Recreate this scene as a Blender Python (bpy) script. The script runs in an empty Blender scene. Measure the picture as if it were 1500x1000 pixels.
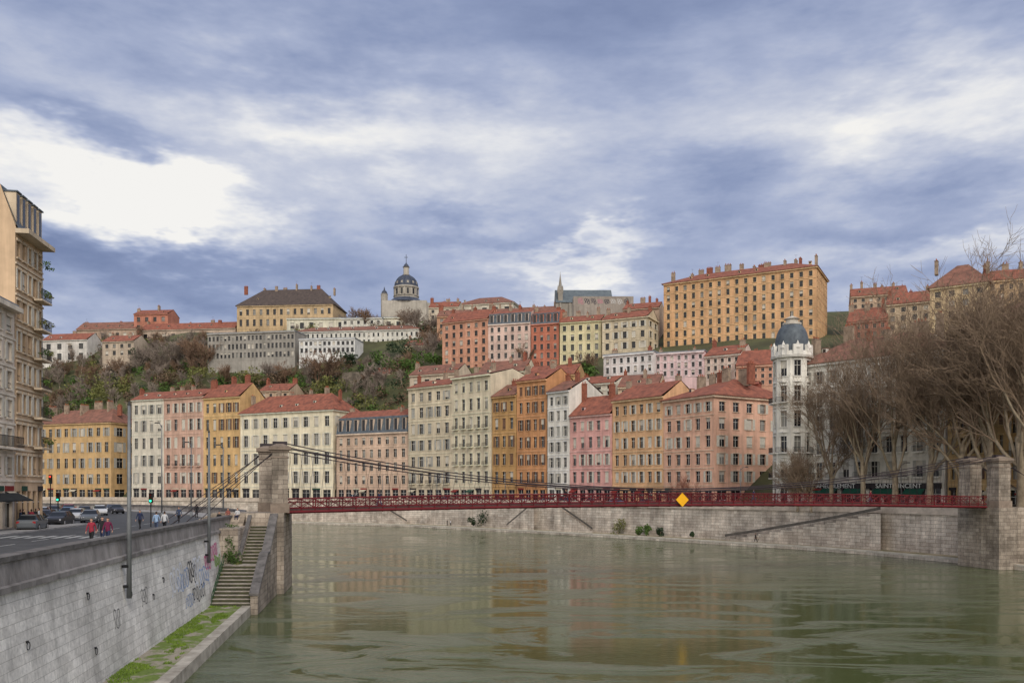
import bpy, math, random
from mathutils import Vector, Matrix, noise as mnoise
random.seed(7)
F=1250.0; HZ=716.0; CZ=11.0; ZR=7.2
scene=bpy.context.scene
def X(px,d): return (px-750.0)/F*d
def Z(py,d): return CZ+(HZ-py)/F*d
def P2(px,d): return (X(px,d),d)
def interp(x,xs,ys):
    if x<=xs[0]: return ys[0]
    for i in range(len(xs)-1):
        if x<=xs[i+1]:
            t=(x-xs[i])/(xs[i+1]-xs[i]); return ys[i]*(1-t)+ys[i+1]*t
    return ys[-1]
def S(r,g,b):
    def c(v):
        v/=255.0
        return v/12.92 if v<=0.04045 else ((v+0.055)/1.055)**2.4
    return (c(r),c(g),c(b))
# ---------------------------------------------------------------- materials
MATS={}
def newmat(name):
    m=bpy.data.materials.new(name); m.use_nodes=True
    nt=m.node_tree; b=nt.nodes['Principled BSDF']
    return m,nt,b
def nmat(name,c1,c2=None,scale=1.0,rough=0.9,bump=0.0,stretch=(1,1,1),metal=0.0,fine=None,spec=0.3,emit=0):
    if name in MATS: return MATS[name]
    m,nt,b=newmat(name); N=nt.nodes; L=nt.links
    if c2 is None: c2=tuple(v*0.8 for v in c1)
    tc=N.new('ShaderNodeTexCoord'); mp=N.new('ShaderNodeMapping'); mp.inputs['Scale'].default_value=stretch
    L.new(tc.outputs['Object'],mp.inputs['Vector'])
    nz=N.new('ShaderNodeTexNoise'); nz.inputs['Scale'].default_value=scale; nz.inputs['Detail'].default_value=4; nz.inputs['Roughness'].default_value=0.65
    L.new(mp.outputs[0],nz.inputs['Vector'])
    r=N.new('ShaderNodeMapRange'); r.inputs[1].default_value=0.3; r.inputs[2].default_value=0.7
    L.new(nz.outputs['Fac'],r.inputs[0])
    mx=N.new('ShaderNodeMix'); mx.data_type='RGBA'
    mx.inputs[6].default_value=(*c1,1); mx.inputs[7].default_value=(*c2,1)
    L.new(r.outputs[0],mx.inputs[0]); L.new(mx.outputs[2],b.inputs['Base Color'])
    b.inputs['Roughness'].default_value=rough; b.inputs['Metallic'].default_value=metal
    b.inputs['Specular IOR Level'].default_value=spec
    if bump>0:
        n2=N.new('ShaderNodeTexNoise'); n2.inputs['Scale'].default_value=(fine or scale*4); n2.inputs['Detail'].default_value=2
        L.new(mp.outputs[0],n2.inputs['Vector'])
        bp=N.new('ShaderNodeBump'); bp.inputs['Strength'].default_value=bump; bp.inputs['Distance'].default_value=0.1
        L.new(n2.outputs['Fac'],bp.inputs['Height']); L.new(bp.outputs[0],b.inputs['Normal'])
    if emit:
        b.inputs['Emission Color'].default_value=(*c1,1); b.inputs['Emission Strength'].default_value=emit
    MATS[name]=m; return m
def plaster(c):
    lum=.3*c[0]+.55*c[1]+.15*c[2]; warm=(lum*1.08,lum*1.0,lum*.88)
    c=tuple(v*.77+w_*.23 for v,w_ in zip(c,warm))
    key='plaster_%d_%d_%d'%tuple(int(v*1000) for v in c)
    if key in MATS: return MATS[key]
    m,nt,b=newmat(key); N=nt.nodes; L=nt.links
    tc=N.new('ShaderNodeTexCoord')
    def nz(scale,st,lo,hi,det=3):
        mp=N.new('ShaderNodeMapping'); mp.inputs['Scale'].default_value=st
        L.new(tc.outputs['Object'],mp.inputs['Vector'])
        n=N.new('ShaderNodeTexNoise'); n.inputs['Scale'].default_value=scale; n.inputs['Detail'].default_value=det; n.inputs['Roughness'].default_value=0.7
        L.new(mp.outputs[0],n.inputs['Vector'])
        r=N.new('ShaderNodeMapRange'); r.inputs[1].default_value=0.32; r.inputs[2].default_value=0.68; r.inputs[3].default_value=lo; r.inputs[4].default_value=hi
        L.new(n.outputs['Fac'],r.inputs[0]); return r.outputs[0]
    a=nz(0.2,(1,1,1),0.74,1.10,4); s=nz(0.9,(1,1,0.07),0.76,1.06)
    m1=N.new('ShaderNodeMath'); m1.operation='MULTIPLY'; L.new(a,m1.inputs[0]); L.new(s,m1.inputs[1])
    vm=N.new('ShaderNodeVectorMath'); vm.operation='SCALE'; vm.inputs[0].default_value=c; L.new(m1.outputs[0],vm.inputs['Scale'])
    L.new(vm.outputs[0],b.inputs['Base Color']); b.inputs['Roughness'].default_value=0.92; b.inputs['Specular IOR Level'].default_value=0.15
    MATS[key]=m; return m
def stone(name,c1,c2,mortar,bw=1.1,bh=0.42,stain=0.5,msize=0.018):
    if name in MATS: return MATS[name]
    m,nt,b=newmat(name); N=nt.nodes; L=nt.links
    uv=N.new('ShaderNodeUVMap'); uv.uv_map='UVMap'
    br=N.new('ShaderNodeTexBrick'); br.inputs['Scale'].default_value=1; br.inputs['Brick Width'].default_value=bw; br.inputs['Row Height'].default_value=bh
    br.inputs['Mortar Size'].default_value=msize; br.inputs['Mortar Smooth'].default_value=0.3
    br.inputs['Color1'].default_value=(*c1,1); br.inputs['Color2'].default_value=(*c2,1); br.inputs['Mortar'].default_value=(*mortar,1)
    L.new(uv.outputs[0],br.inputs['Vector'])
    tc=N.new('ShaderNodeTexCoord')
    def nz(scale,st,lo,hi,a=0.35,bb=0.65):
        mp=N.new('ShaderNodeMapping'); mp.inputs['Scale'].default_value=st
        L.new(tc.outputs['Object'],mp.inputs['Vector'])
        n=N.new('ShaderNodeTexNoise'); n.inputs['Scale'].default_value=scale; n.inputs['Detail'].default_value=5; n.inputs['Roughness'].default_value=0.7
        L.new(mp.outputs[0],n.inputs['Vector'])
        r=N.new('ShaderNodeMapRange'); r.inputs[1].default_value=a; r.inputs[2].default_value=bb; r.inputs[3].default_value=lo; r.inputs[4].default_value=hi
        L.new(n.outputs['Fac'],r.inputs[0]); return r.outputs[0]
    a=nz(0.22,(1,1,1),1-stain,1.1); s=nz(0.8,(1,1,0.12),1-stain*0.7,1.08); f=nz(5,(1,1,1),0.82,1.1)
    m1=N.new('ShaderNodeMath'); m1.operation='MULTIPLY'; L.new(a,m1.inputs[0]); L.new(s,m1.inputs[1])
    m2=N.new('ShaderNodeMath'); m2.operation='MULTIPLY'; L.new(m1.outputs[0],m2.inputs[0]); L.new(f,m2.inputs[1])
    vm=N.new('ShaderNodeVectorMath'); vm.operation='SCALE'; L.new(br.outputs['Color'],vm.inputs[0]); L.new(m2.outputs[0],vm.inputs['Scale'])
    L.new(vm.outputs[0],b.inputs['Base Color']); b.inputs['Roughness'].default_value=0.9; b.inputs['Specular IOR Level'].default_value=0.2
    bp=N.new('ShaderNodeBump'); bp.inputs['Strength'].default_value=0.5; bp.inputs['Distance'].default_value=0.03; bp.invert=True
    L.new(br.outputs['Fac'],bp.inputs['Height']); L.new(bp.outputs[0],b.inputs['Normal'])
    MATS[name]=m; return m
def glassmat(name,c,rough=0.12):
    if name in MATS: return MATS[name]
    m,nt,b=newmat(name); b.inputs['Base Color'].default_value=(*c,1); b.inputs['Roughness'].default_value=rough
    b.inputs['Specular IOR Level'].default_value=0.4
    N=nt.nodes; L=nt.links
    tc=N.new('ShaderNodeTexCoord'); n=N.new('ShaderNodeTexNoise'); n.inputs['Scale'].default_value=0.9; n.inputs['Detail'].default_value=0
    L.new(tc.outputs['Object'],n.inputs['Vector'])
    bp=N.new('ShaderNodeBump'); bp.inputs['Strength'].default_value=0.25; bp.inputs['Distance'].default_value=0.05
    L.new(n.outputs['Fac'],bp.inputs['Height']); L.new(bp.outputs[0],b.inputs['Normal'])
    MATS[name]=m; return m
G_DARK=glassmat('window_glass_dark',(0.014,0.014,0.016)); G_MID=glassmat('window_glass_mid',(0.045,0.042,0.040)); G_CURT=glassmat('window_glass_curtain',(0.20,0.19,0.17),0.3)
BLIND=nmat('roller_blind',S(205,198,185),S(170,162,150),0.4)
FRAME=nmat('window_frame_paint',S(215,210,200),S(190,185,175),1)
TILE=nmat('terracotta_tiles',S(160,98,78),S(104,66,56),0.7,0.95,0.6,(1,1,1),fine=5)
TILE2=nmat('terracotta_tiles_weathered',S(148,102,86),S(98,72,62),0.6,0.95,0.6,fine=5)
TILEB=nmat('brown_tiles',S(92,80,74),S(64,56,54),0.8,0.9,0.5,fine=5)
SLATE=nmat('slate',S(98,106,112),S(66,72,80),0.9,0.6,0.3,fine=6)
ZINC=nmat('zinc',S(138,142,148),S(100,104,110),0.9,0.5,0.2)
CHIM_O=nmat('chimney_brick',S(156,96,76),S(112,68,56),1.5,0.95,0.3)
CHIM_P=nmat('chimney_render',S(172,152,132),S(120,104,90),1.0,0.95,0.2)
POT=nmat('chimney_pot_clay',S(166,92,66),S(130,70,52),2)
IRON=nmat('wrought_iron',S(40,40,42),S(28,28,30),3,0.5)
SHUT_B=nmat('shutter_brown',S(120,90,72),S(95,72,58),2); SHUT_G=nmat('shutter_grey',S(172,168,160),S(140,138,130),2)
SHUT_W=nmat('shutter_pale',S(206,200,186),S(180,172,158),2)
ASPH=nmat('asphalt',(0.095,0.095,0.098),(0.06,0.06,0.062),0.5,0.9,0.3,fine=8)
PAVE=nmat('pavement_concrete',S(164,160,156),S(128,125,122),0.6,0.9,0.2)
PAINT=nmat('road_paint',(0.55,0.55,0.53),(0.3,0.3,0.29),3)
CONC=nmat('parapet_concrete',S(160,154,150),S(98,93,90),0.7,0.9,0.4,(1,1,0.5),fine=6)
CONCD=nmat('coping_stone_dark',S(120,115,112),S(78,75,73),1.2,0.9,0.4)
QSTONE=stone('quay_limestone',S(242,237,230),S(222,217,210),S(180,175,168),1.2,0.45,0.32,.010)
FSTONE=stone('far_quay_stone',S(228,216,202),S(200,186,172),S(140,128,116),2.0,0.6,0.44,0.03)
PSTONE=stone('pier_stone',S(196,182,166),S(162,148,134),S(104,94,86),1.1,0.5,0.5)
LSTONE=nmat('light_edge_stone',S(208,200,188),S(164,156,144),0.8,0.9,0.3)
REDP=nmat('red_bridge_paint',S(112,30,36),S(80,22,28),0.8,0.55)
CABLE=nmat('bridge_cable',S(58,46,50),S(40,36,40),2,0.5)
BARK=nmat('plane_bark',S(178,162,138),S(118,104,88),1.2,0.95,0.3)
TWIG=nmat('twig_bark',S(158,136,114),S(122,104,88),0.6,0.95)
TWIG2=nmat('hill_twig_bark',S(150,136,124),S(106,94,86),0.1,0.95)
TWIG3=nmat('hill_twig_bark_warm',S(138,110,88),S(98,80,68),0.1,0.95)
# ---------------------------------------------------------------- mesh builder
class MB:
    def __init__(s): s.v=[]; s.f=[]; s.m=[]
    def quad(s,a,b,c,d,mi=0):
        i=len(s.v); s.v+= [tuple(a),tuple(b),tuple(c),tuple(d)]; s.f.append((i,i+1,i+2,i+3)); s.m.append(mi)
    def tri(s,a,b,c,mi=0):
        i=len(s.v); s.v+= [tuple(a),tuple(b),tuple(c)]; s.f.append((i,i+1,i+2)); s.m.append(mi)
    def hexa(s,p,mi=0):
        i=len(s.v); s.v+=[tuple(q) for q in p]
        for q in ((3,2,1,0),(4,5,6,7),(0,1,5,4),(1,2,6,5),(2,3,7,6),(3,0,4,7)):
            s.f.append(tuple(i+k for k in q)); s.m.append(mi)
    def box(s,c,h,mi=0,t=(1,0)):
        tx,ty=t; nx,ny=-ty,tx
        p=[]
        for sz in (-1,1):
            for a,b in ((-1,-1),(1,-1),(1,1),(-1,1)):
                p.append((c[0]+tx*h[0]*a+nx*h[1]*b, c[1]+ty*h[0]*a+ny*h[1]*b, c[2]+h[2]*sz))
        s.hexa(p,mi)
    def tube(s,pts,rads,n=6,mi=0,cap=True):
        rings=[]; prev=None
        for k,p in enumerate(pts):
            p=Vector(p)
            if k==0: t=Vector(pts[1])-p
            elif k==len(pts)-1: t=p-Vector(pts[k-1])
            else: t=Vector(pts[k+1])-Vector(pts[k-1])
            if t.length<1e-6: t=Vector((0,0,1))
            t.normalize()
            if prev is None:
                ref=Vector((0,0,1)) if abs(t.z)<0.9 else Vector((1,0,0)); u=t.cross(ref).normalized()
            else:
                u=(prev-t*prev.dot(t))
                u=u.normalized() if u.length>1e-4 else t.orthogonal().normalized()
            prev=u; w=t.cross(u); i=len(s.v); r=rads[k] if isinstance(rads,(list,tuple)) else rads
            for a in range(n):
                an=2*math.pi*a/n; q=p+u*(math.cos(an)*r)+w*(math.sin(an)*r); s.v.append((q.x,q.y,q.z))
            rings.append(i)
        for k in range(len(rings)-1):
            a,b=rings[k],rings[k+1]
            for j in range(n):
                s.f.append((a+j,a+(j+1)%n,b+(j+1)%n,b+j)); s.m.append(mi)
        if cap:
            s.f.append(tuple(rings[0]+j for j in reversed(range(n)))); s.m.append(mi)
            s.f.append(tuple(rings[-1]+j for j in range(n))); s.m.append(mi)
    def lathe(s,cx,cy,prof,n=16,mi=0,sx=1,sy=1):
        rings=[]
        for r,z in prof:
            i=len(s.v)
            for a in range(n):
                an=2*math.pi*a/n; s.v.append((cx+math.cos(an)*r*sx,cy+math.sin(an)*r*sy,z))
            rings.append(i)
        for k in range(len(rings)-1):
            a,b=rings[k],rings[k+1]
            for j in range(n):
                s.f.append((a+j,a+(j+1)%n,b+(j+1)%n,b+j)); s.m.append(mi)
        s.f.append(tuple(rings[-1]+j for j in range(n))); s.m.append(mi)
    def make(s,name,mats,parent=None,smooth=False,uv=False):
        if not s.f: return None
        me=bpy.data.meshes.new(name); me.from_pydata(s.v,[],s.f)
        if not isinstance(mats,(list,tuple)): mats=[mats]
        for m in mats: me.materials.append(m)
        me.polygons.foreach_set('material_index',s.m)
        if smooth: me.polygons.foreach_set('use_smooth',[True]*len(s.f))
        if uv:
            l=me.uv_layers.new(name='UVMap'); me.update()
            for p in me.polygons:
                n=p.normal
                if abs(n.z)<0.75:
                    tl=math.hypot(n.x,n.y) or 1; tx,ty=-n.y/tl,n.x/tl
                    for li in p.loop_indices:
                        c=me.vertices[me.loops[li].vertex_index].co; l.data[li].uv=(c.x*tx+c.y*ty,c.z)
                else:
                    for li in p.loop_indices:
                        c=me.vertices[me.loops[li].vertex_index].co; l.data[li].uv=(c.x,c.y)
        me.update()
        ob=bpy.data.objects.new(name,me); scene.collection.objects.link(ob)
        if parent:
            ob.parent=parent; ob.matrix_parent_inverse=Matrix.Translation(-Vector(parent.location))
        return ob
def empty(name,loc=(0,0,0)):
    e=bpy.data.objects.new(name,None); e.location=loc; e.empty_display_size=1; scene.collection.objects.link(e); return e
# ---------------------------------------------------------------- building generator
class Parts:
    def __init__(s):
        s.walls=MB(); s.glass=MB(); s.trim=MB(); s.shut=MB(); s.roof=MB(); s.chim=MB(); s.iron=MB(); s.frame=MB()
def facade(Pt,O,t,width,z0,rows,ztop,bays,shut=None,surround=True,shutter_mat=0,balc=(),margin=None,frames=True,balc_bays=None,blindp=0.22):
    nx,ny=t[1],-t[0]
    def p(u,z,o=0.0): return (O[0]+t[0]*u+nx*o, O[1]+t[1]*u+ny*o, z)
    def bx(mb,u0,u1,za,zb,o0,o1,mi=0):
        mb.hexa([p(u0,za,o1),p(u1,za,o1),p(u1,za,o0),p(u0,za,o0),p(u0,zb,o1),p(u1,zb,o1),p(u1,zb,o0),p(u0,zb,o0)],mi)
    if margin is None: margin=width/max(bays,1)*0.08
    sp=(width-2*margin)/bays if bays else 0
    zc=z0
    for ri,(zb,zt,wf,kind) in enumerate(rows):
        if zb>zc: Pt.walls.quad(p(0,zc),p(width,zc),p(width,zb),p(0,zb))
        uc=0
        for b in range(bays):
            c=margin+sp*(b+0.5); hw=wf/2 if wf>0.9 or wf<0 else wf*sp/2
            hw=min(hw,sp*0.42)
            u0,u1=c-hw,c+hw
            Pt.walls.quad(p(uc,zb),p(u0,zb),p(u0,zt),p(uc,zt)); uc=u1
            dp=-0.28
            Pt.walls.quad(p(u0,zb),p(u0,zb,dp),p(u0,zt,dp),p(u0,zt))
            Pt.walls.quad(p(u1,zb,dp),p(u1,zb),p(u1,zt),p(u1,zt,dp))
            Pt.walls.quad(p(u0,zt,dp),p(u1,zt,dp),p(u1,zt),p(u0,zt))
            Pt.walls.quad(p(u0,zb),p(u1,zb),p(u1,zb,dp),p(u0,zb,dp))
            r=random.random()
            gm=0 if r<0.66 else (1 if r<0.88 else 2)
            if kind=='shop': gm=0 if r<0.8 else 1
            Pt.glass.quad(p(u0,zb,dp),p(u1,zb,dp),p(u1,zt,dp),p(u0,zt,dp),gm)
            if frames:
                bx(Pt.frame,c-0.04,c+0.04,zb+0.03,zt-0.03,dp+0.01,dp+0.06)
                zz=zb+(zt-zb)*0.68; bx(Pt.frame,u0+0.02,c-0.05,zz-0.04,zz+0.04,dp+0.01,dp+0.06); bx(Pt.frame,c+0.05,u1-0.02,zz-0.04,zz+0.04,dp+0.01,dp+0.06)
            if kind=='shop':
                if random.random()<.45:
                    bx(Pt.shut,u0-.1,u1+.1,zt+.02,zt+.5,0.01,0.12,random.choice([2,3,4,5]))
                    if random.random()<.4:
                        mi=random.choice([2,3,4,5]); Pt.shut.quad(p(u0-.1,zt-.5,1.3),p(u1+.1,zt-.5,1.3),p(u1+.1,zt,0.05),p(u0-.1,zt,0.05),mi); Pt.shut.quad(p(u0-.1,zt-.75,1.3),p(u1+.1,zt-.75,1.3),p(u1+.1,zt-.5,1.3),p(u0-.1,zt-.5,1.3),mi)
            if kind=='win' and random.random()<blindp:
                fr=random.choice([0.3,0.5,0.75,0.97]); Pt.shut.quad(p(u0+.02,zt-(zt-zb)*fr,dp+0.1),p(u1-.02,zt-(zt-zb)*fr,dp+0.1),p(u1-.02,zt-.01,dp+0.1),p(u0+.02,zt-.01,dp+0.1),0)
            if kind=='win':
                bx(Pt.trim,u0-0.2,u1+0.2,zb-0.16,zb-0.01,0.003,0.16)
                if surround:
                    bx(Pt.trim,u0-0.2,u1+0.2,zt+0.01,zt+0.26,0.003,0.10)
                    if not shut:
                        bx(Pt.trim,u0-0.19,u0-0.01,zb+0.0,zt+0.0,0.003,0.07); bx(Pt.trim,u1+0.01,u1+0.19,zb+0.0,zt+0.0,0.003,0.07)
                if shut and random.random()<shut:
                    w=hw*0.92; closed=random.random()<0.15
                    if closed: bx(Pt.shut,u0+0.02,u1-0.02,zb+0.02,zt-0.02,-0.15,-0.08,1)
                    else:
                        bx(Pt.shut,u0-w,u0-0.02,zb,zt,0.02,0.09,1); bx(Pt.shut,u1+0.02,u1+w,zb,zt,0.02,0.09,1)
            if ri in balc and (balc_bays is None or b in balc_bays):
                a0,a1=u0-0.35,u1+0.35
                if sp<2.6: a0,a1=c-sp/2,c+sp/2
                bx(Pt.trim,a0,a1,zb-0.36,zb-0.18,0.17,0.95)
                bx(Pt.iron,a0,a1,zb+0.82,zb+0.88,0.86,0.92); bx(Pt.iron,a0,a1,zb-0.10,zb-0.05,0.86,0.92)
                k=int((a1-a0)/0.22)
                for q in range(k+1):
                    uu=a0+(a1-a0)*q/k; bx(Pt.iron,uu-0.025,uu+0.025,zb-0.05,zb+0.82,0.87,0.91)
            elif kind=='win' and random.random()<0.55:
                bx(Pt.iron,u0+.02,u1-.02,zb+0.55,zb+0.6,-0.04,-0.01); bx(Pt.iron,u0+.02,u1-.02,zb+0.1,zb+0.14,-0.04,-0.01)
        Pt.walls.quad(p(uc,zb),p(width,zb),p(width,zt),p(uc,zt)); zc=zt
    Pt.walls.quad(p(0,zc),p(width,zc),p(width,ztop),p(0,ztop))
SHOPM=[nmat('shop_sign_dark',S(50,46,48)),nmat('shop_sign_red',S(128,44,40)),nmat('shop_sign_cream',S(196,186,164)),nmat('shop_sign_green',S(46,76,62))]
def building(name,A,B,ze,bays,floors,col,zb=ZR,depth=13,roof='gable',rise=4.0,tile=None,ground='shop',shut=None,shutm=None,trimc=None,balc=(),
             rbays=0,lbays=0,chim=3,chm=None,band=True,wf=0.42,hf=0.62,surround=True,below=0,frames=True,chh=2.2,cw=1.6,balc_bays=None,blindp=.22,gh=4.6,cornice=0.55):
    A=Vector((A[0],A[1])); B=Vector((B[0],B[1])); t=(B-A); w=t.length; t.normalize(); n=Vector((t.y,-t.x))
    A=A+t*0.03; B=B-t*0.03; w-=0.06
    Pt=Parts(); tile=tile or random.choice([TILE,TILE,TILE2])
    rows=[]
    if ground: 
        g=gh
        if ground=='shop': rows.append((zb+0.25,zb+g-1.0,0.72,'shop'))
        else: rows.append((zb+1.2,zb+g-1.0,wf,'win'))
    else: g=0
    nf=floors-(1 if ground else 0); fh=(ze-zb-g-0.3)/max(nf,1); lines=[]
    for i in range(nf):
        z0=zb+g+fh*i; h=fh*hf*(1.0 if i<nf-1 else 0.85); rows.append((z0+fh*0.2,z0+fh*0.2+h,wf,'win')); lines.append(z0)
    z0=zb-below
    facade(Pt,A,t,w,z0,rows,ze,bays,shut,surround,0,balc,frames=frames,balc_bays=balc_bays,blindp=blindp)
    Bk=B-n*depth; Ak=A-n*depth
    def side(O,tt,ww,nb):
        if nb: facade(Pt,O,tt,ww,z0,rows,ze,nb,shut,surround,frames=frames,blindp=blindp)
        else: facade(Pt,O,tt,ww,z0,[],ze,0)
    side(B,-n,depth,rbays); side(Ak,n,depth,lbays); side(Bk,-t,w,0)
    def p(u,o,z): q=A+t*u+n*o; return (q.x,q.y,z)
    def bx(mb,u0,u1,za,zb_,o0,o1,mi=0):
        mb.hexa([p(u0,o1,za),p(u1,o1,za),p(u1,o0,za),p(u0,o0,za),p(u0,o1,zb_),p(u1,o1,zb_),p(u1,o0,zb_),p(u0,o0,zb_)],mi)
    if cornice:
        bx(Pt.trim,0,w,ze-0.45,ze-0.02,0.003,cornice)
        if rbays: bx(Pt.trim,w+0.003,w+cornice,ze-0.45,ze-0.02,-depth,cornice)
    if band:
        for k,z in enumerate(lines):
            if k==0 or random.random()<0.5 or band=='all': bx(Pt.trim,0,w,z-0.12,z+0.08,0.003,0.12)
    oh=0.75
    if roof=='gable' or roof=='hip':
        i=0.0 if roof=='gable' else min(w*0.4,depth*0.42)
        e=0.0 if roof=='gable' else oh
        R0,R1=(i,-depth/2,ze+rise),(w-i,-depth/2,ze+rise)
        a,b,c,d=(-e,oh,ze),(w+e,oh,ze),(w+e,-depth-oh,ze),(-e,-depth-oh,ze)
        lift=0.16
        A1,B1,C1,D1=[p(q[0],q[1],q[2]+lift) for q in (a,b,c,d)]
        r0=p(R0[0],R0[1],R0[2]+lift); r1=p(R1[0],R1[1],R1[2]+lift)
        Pt.roof.quad(A1,B1,r1,r0); Pt.roof.quad(C1,D1,r0,r1)
        if roof=='hip': Pt.roof.tri(B1,C1,r1); Pt.roof.tri(D1,A1,r0)
        A0,B0,C0,D0=[p(q[0],q[1],q[2]) for q in (a,b,c,d)]
        Pt.roof.quad(A0,B0,B1,A1)
        if roof=='hip': Pt.roof.quad(B0,C0,C1,B1); Pt.roof.quad(D0,A0,A1,D1)
        Pt.roof.quad(C0,D0,D1,C1); Pt.roof.quad(D0,C0,B0,A0)
        if roof=='gable':
            Pt.walls.tri(p(w,0,ze),p(w,-depth,ze),p(w,-depth/2,ze+rise)); Pt.walls.tri(p(0,-depth,ze),p(0,0,ze),p(0,-depth/2,ze+rise))
        if w>8:
            for k in range(int(w/6)):
                if random.random()<.5:
                    u=w*(k+.5)/int(w/6); f0=random.uniform(.25,.5); o=oh-(oh+depth/2)*f0; zz=ze+lift+rise*f0
                    bx(Pt.trim,u-.45,u+.45,zz-.3,zz+.75,o-.9,o); Pt.glass.quad(p(u-.33,o+.02,zz+.02),p(u+.33,o+.02,zz+.02),p(u+.33,o+.02,zz+.62),p(u-.33,o+.02,zz+.62),0); bx(Pt.roof,u-.55,u+.55,zz+.76,zz+.88,o-1.0,o+.1)
    elif roof=='mansard':
        mh=rise*0.68; ins=1.3
        pr=[(0.25,ze),(-ins,ze+mh),(-depth/2,ze+rise)]
        for (o0,za),(o1,zb_),mi in ((pr[0],pr[1],0),(pr[1],pr[2],1)):
            Pt.roof.quad(p(0,o0,za),p(w,o0,za),p(w,o1,zb_),p(0,o1,zb_),mi); Pt.roof.quad(p(w,-depth-o0,za),p(0,-depth-o0,za),p(0,-depth-o1,zb_),p(w,-depth-o1,zb_),mi)
        for u in (0,w):
            Pt.walls.quad(p(u,0.1,ze),p(u,-ins,ze+mh-.02),p(u,-depth+ins,ze+mh-.02),p(u,-depth,ze)); Pt.walls.tri(p(u,-ins,ze+mh-.02),p(u,-depth/2,ze+rise-.02),p(u,-depth+ins,ze+mh-.02))
        sp=w/bays
        for b in range(bays):
            c=sp*(b+0.5); hw=min(0.75,sp*0.32); zt=ze+mh*0.85; zq=ze+0.35
            bx(Pt.trim,c-hw,c+hw,zq,zt,-ins-0.3,0.0); 
            Pt.glass.quad(p(c-hw+.15,0.02,zq+.2),p(c+hw-.15,0.02,zq+.2),p(c+hw-.15,0.02,zt-.15),p(c-hw+.15,0.02,zt-.15),0)
            bx(Pt.roof,c-hw-.1,c+hw+.1,zt+.01,zt+.14,-ins-0.3,0.15)
    elif roof=='flat':
        bx(Pt.roof,-0.2,w+0.2,ze+.001,ze+0.35,-depth-.2,0.35)
    cmx=chm
    for k in range(chim):
        chm=cmx if cmx is not None else random.choice([0,1,1])
        u=w*(k+0.5+random.uniform(-.35,.35))/chim if chim>1 else w*random.uniform(.15,.85)
        u=max(0.6,min(w-0.6,u))
        if k==0 and chim>1: u=0.5
        o=-depth/2+random.uniform(-2.5,2.2); zr=ze+rise*(1-abs(o+depth/2)/(depth/2)) if roof!='flat' else ze
        hh=chh*random.uniform(.6,1.2); cwd=cw*random.uniform(.6,1.3)
        tt=t if random.random()<.5 else n
        c=A+t*u+n*o; bt=zr-1.5
        Pt.chim.box((c.x,c.y,(bt+zr+hh)/2),(cwd/2 if tt==t else .4,.4 if tt==t else cwd/2,(zr+hh-bt)/2),chm,(t.x,t.y))
        Pt.chim.box((c.x,c.y,zr+hh+.08),((cwd/2 if tt==t else .4)+.08,(.4 if tt==t else cwd/2)+.08,.08),chm,(t.x,t.y))
        m=max(2,int(cwd/0.55))
        for q in range(m):
            v=(-cwd/2+cwd*(q+.5)/m); cc=c+(t if tt==t else n)*v
            Pt.chim.lathe(cc.x,cc.y,[(.16,zr+hh+.15),(.12,zr+hh+random.uniform(.5,.9))],6,2)
        if random.random()<.3:
            Pt.iron.tube([(c.x,c.y,zr+hh),(c.x,c.y,zr+hh+2.2)],.03,3); Pt.iron.tube([(c.x-.6,c.y,zr+hh+2.0),(c.x+.6,c.y,zr+hh+2.0)],.025,3)
    c=(A+B)/2-n*depth/2
    E=empty(name,(c.x,c.y,zb))
    Pt.walls.make('walls',plaster(col),E)
    Pt.glass.make('windows',[G_DARK,G_MID,G_CURT],E)
    tm=plaster(trimc or tuple(min(.75,v*1.12+.05) for v in col)); Pt.trim.make('trim',tm,E)
    Pt.frame.make('window_frames',FRAME,E)
    Pt.shut.make('shutters',[BLIND,shutm or SHUT_G]+SHOPM,E)
    Pt.roof.make('roof',[tile if roof!='mansard' else SLATE,tile],E)
    Pt.chim.make('chimneys',[CHIM_O,CHIM_P,POT],E)
    Pt.iron.make('ironwork',IRON,E)
    return E,p
def bpx(name,pl,dl,pr,dr,eave,bays,floors,col,**k):
    A=P2(pl,dl);B=P2(pr,dr); dm=(dl+dr)/2
    if 'bpy' in k: k['zb']=Z(k.pop('bpy'),dm)
    return building(name,A,B,Z(eave,dm),bays,floors,col,**k)
# ---------------------------------------------------------------- terrain
DFx=[-900,57,190,352,500,598,720,834,972,1046,1188,1385,1560,2300]; DFd=[400,345,330,305,285,270,246,225,205,190,167,150,122,70]
Q=[(-900,400),(-500,360),(-240,325),(-150,303),(-72,273),(-30,248),(8.4,209),(27,187),(41,169),(51.5,156),(59.5,143),(65.5,128),(69.5,113),(73,95),(76.5,60),(80,0),(82,-80)]
def offset(poly,o):
    out=[]
    for i,q in enumerate(poly):
        a=Vector(poly[max(0,i-1)]); b=Vector(poly[min(len(poly)-1,i+1)]); d=(b-a).normalized(); n=Vector((-d.y,d.x)); out.append((q[0]+n.x*o,q[1]+n.y*o))
    return out
def ray(px,poly):
    s=(px-750)/F
    for i in range(len(poly)-1):
        (x0,y0),(x1,y1)=poly[i],poly[i+1]
        f0=x0-s*y0; f1=x1-s*y1
        if f0*f1<=0 and f0!=f1:
            t=f0/(f0-f1); y=y0+(y1-y0)*t
            if y>0: return (x0+(x1-x0)*t,y)
    return None
RX=[-900,60,300,430,640,800,1000,1240,1500,2300]
R1d=[420,410,375,365,340,325,270,250,230,230]; R1p=[600,590,575,570,545,535,535,525,505,505]
R2d=[560,500,450,440,435,420,380,350,320,320]; R2p=[505,502,492,484,478,474,474,460,445,445]
Q5=offset(Q,5.2)
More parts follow.
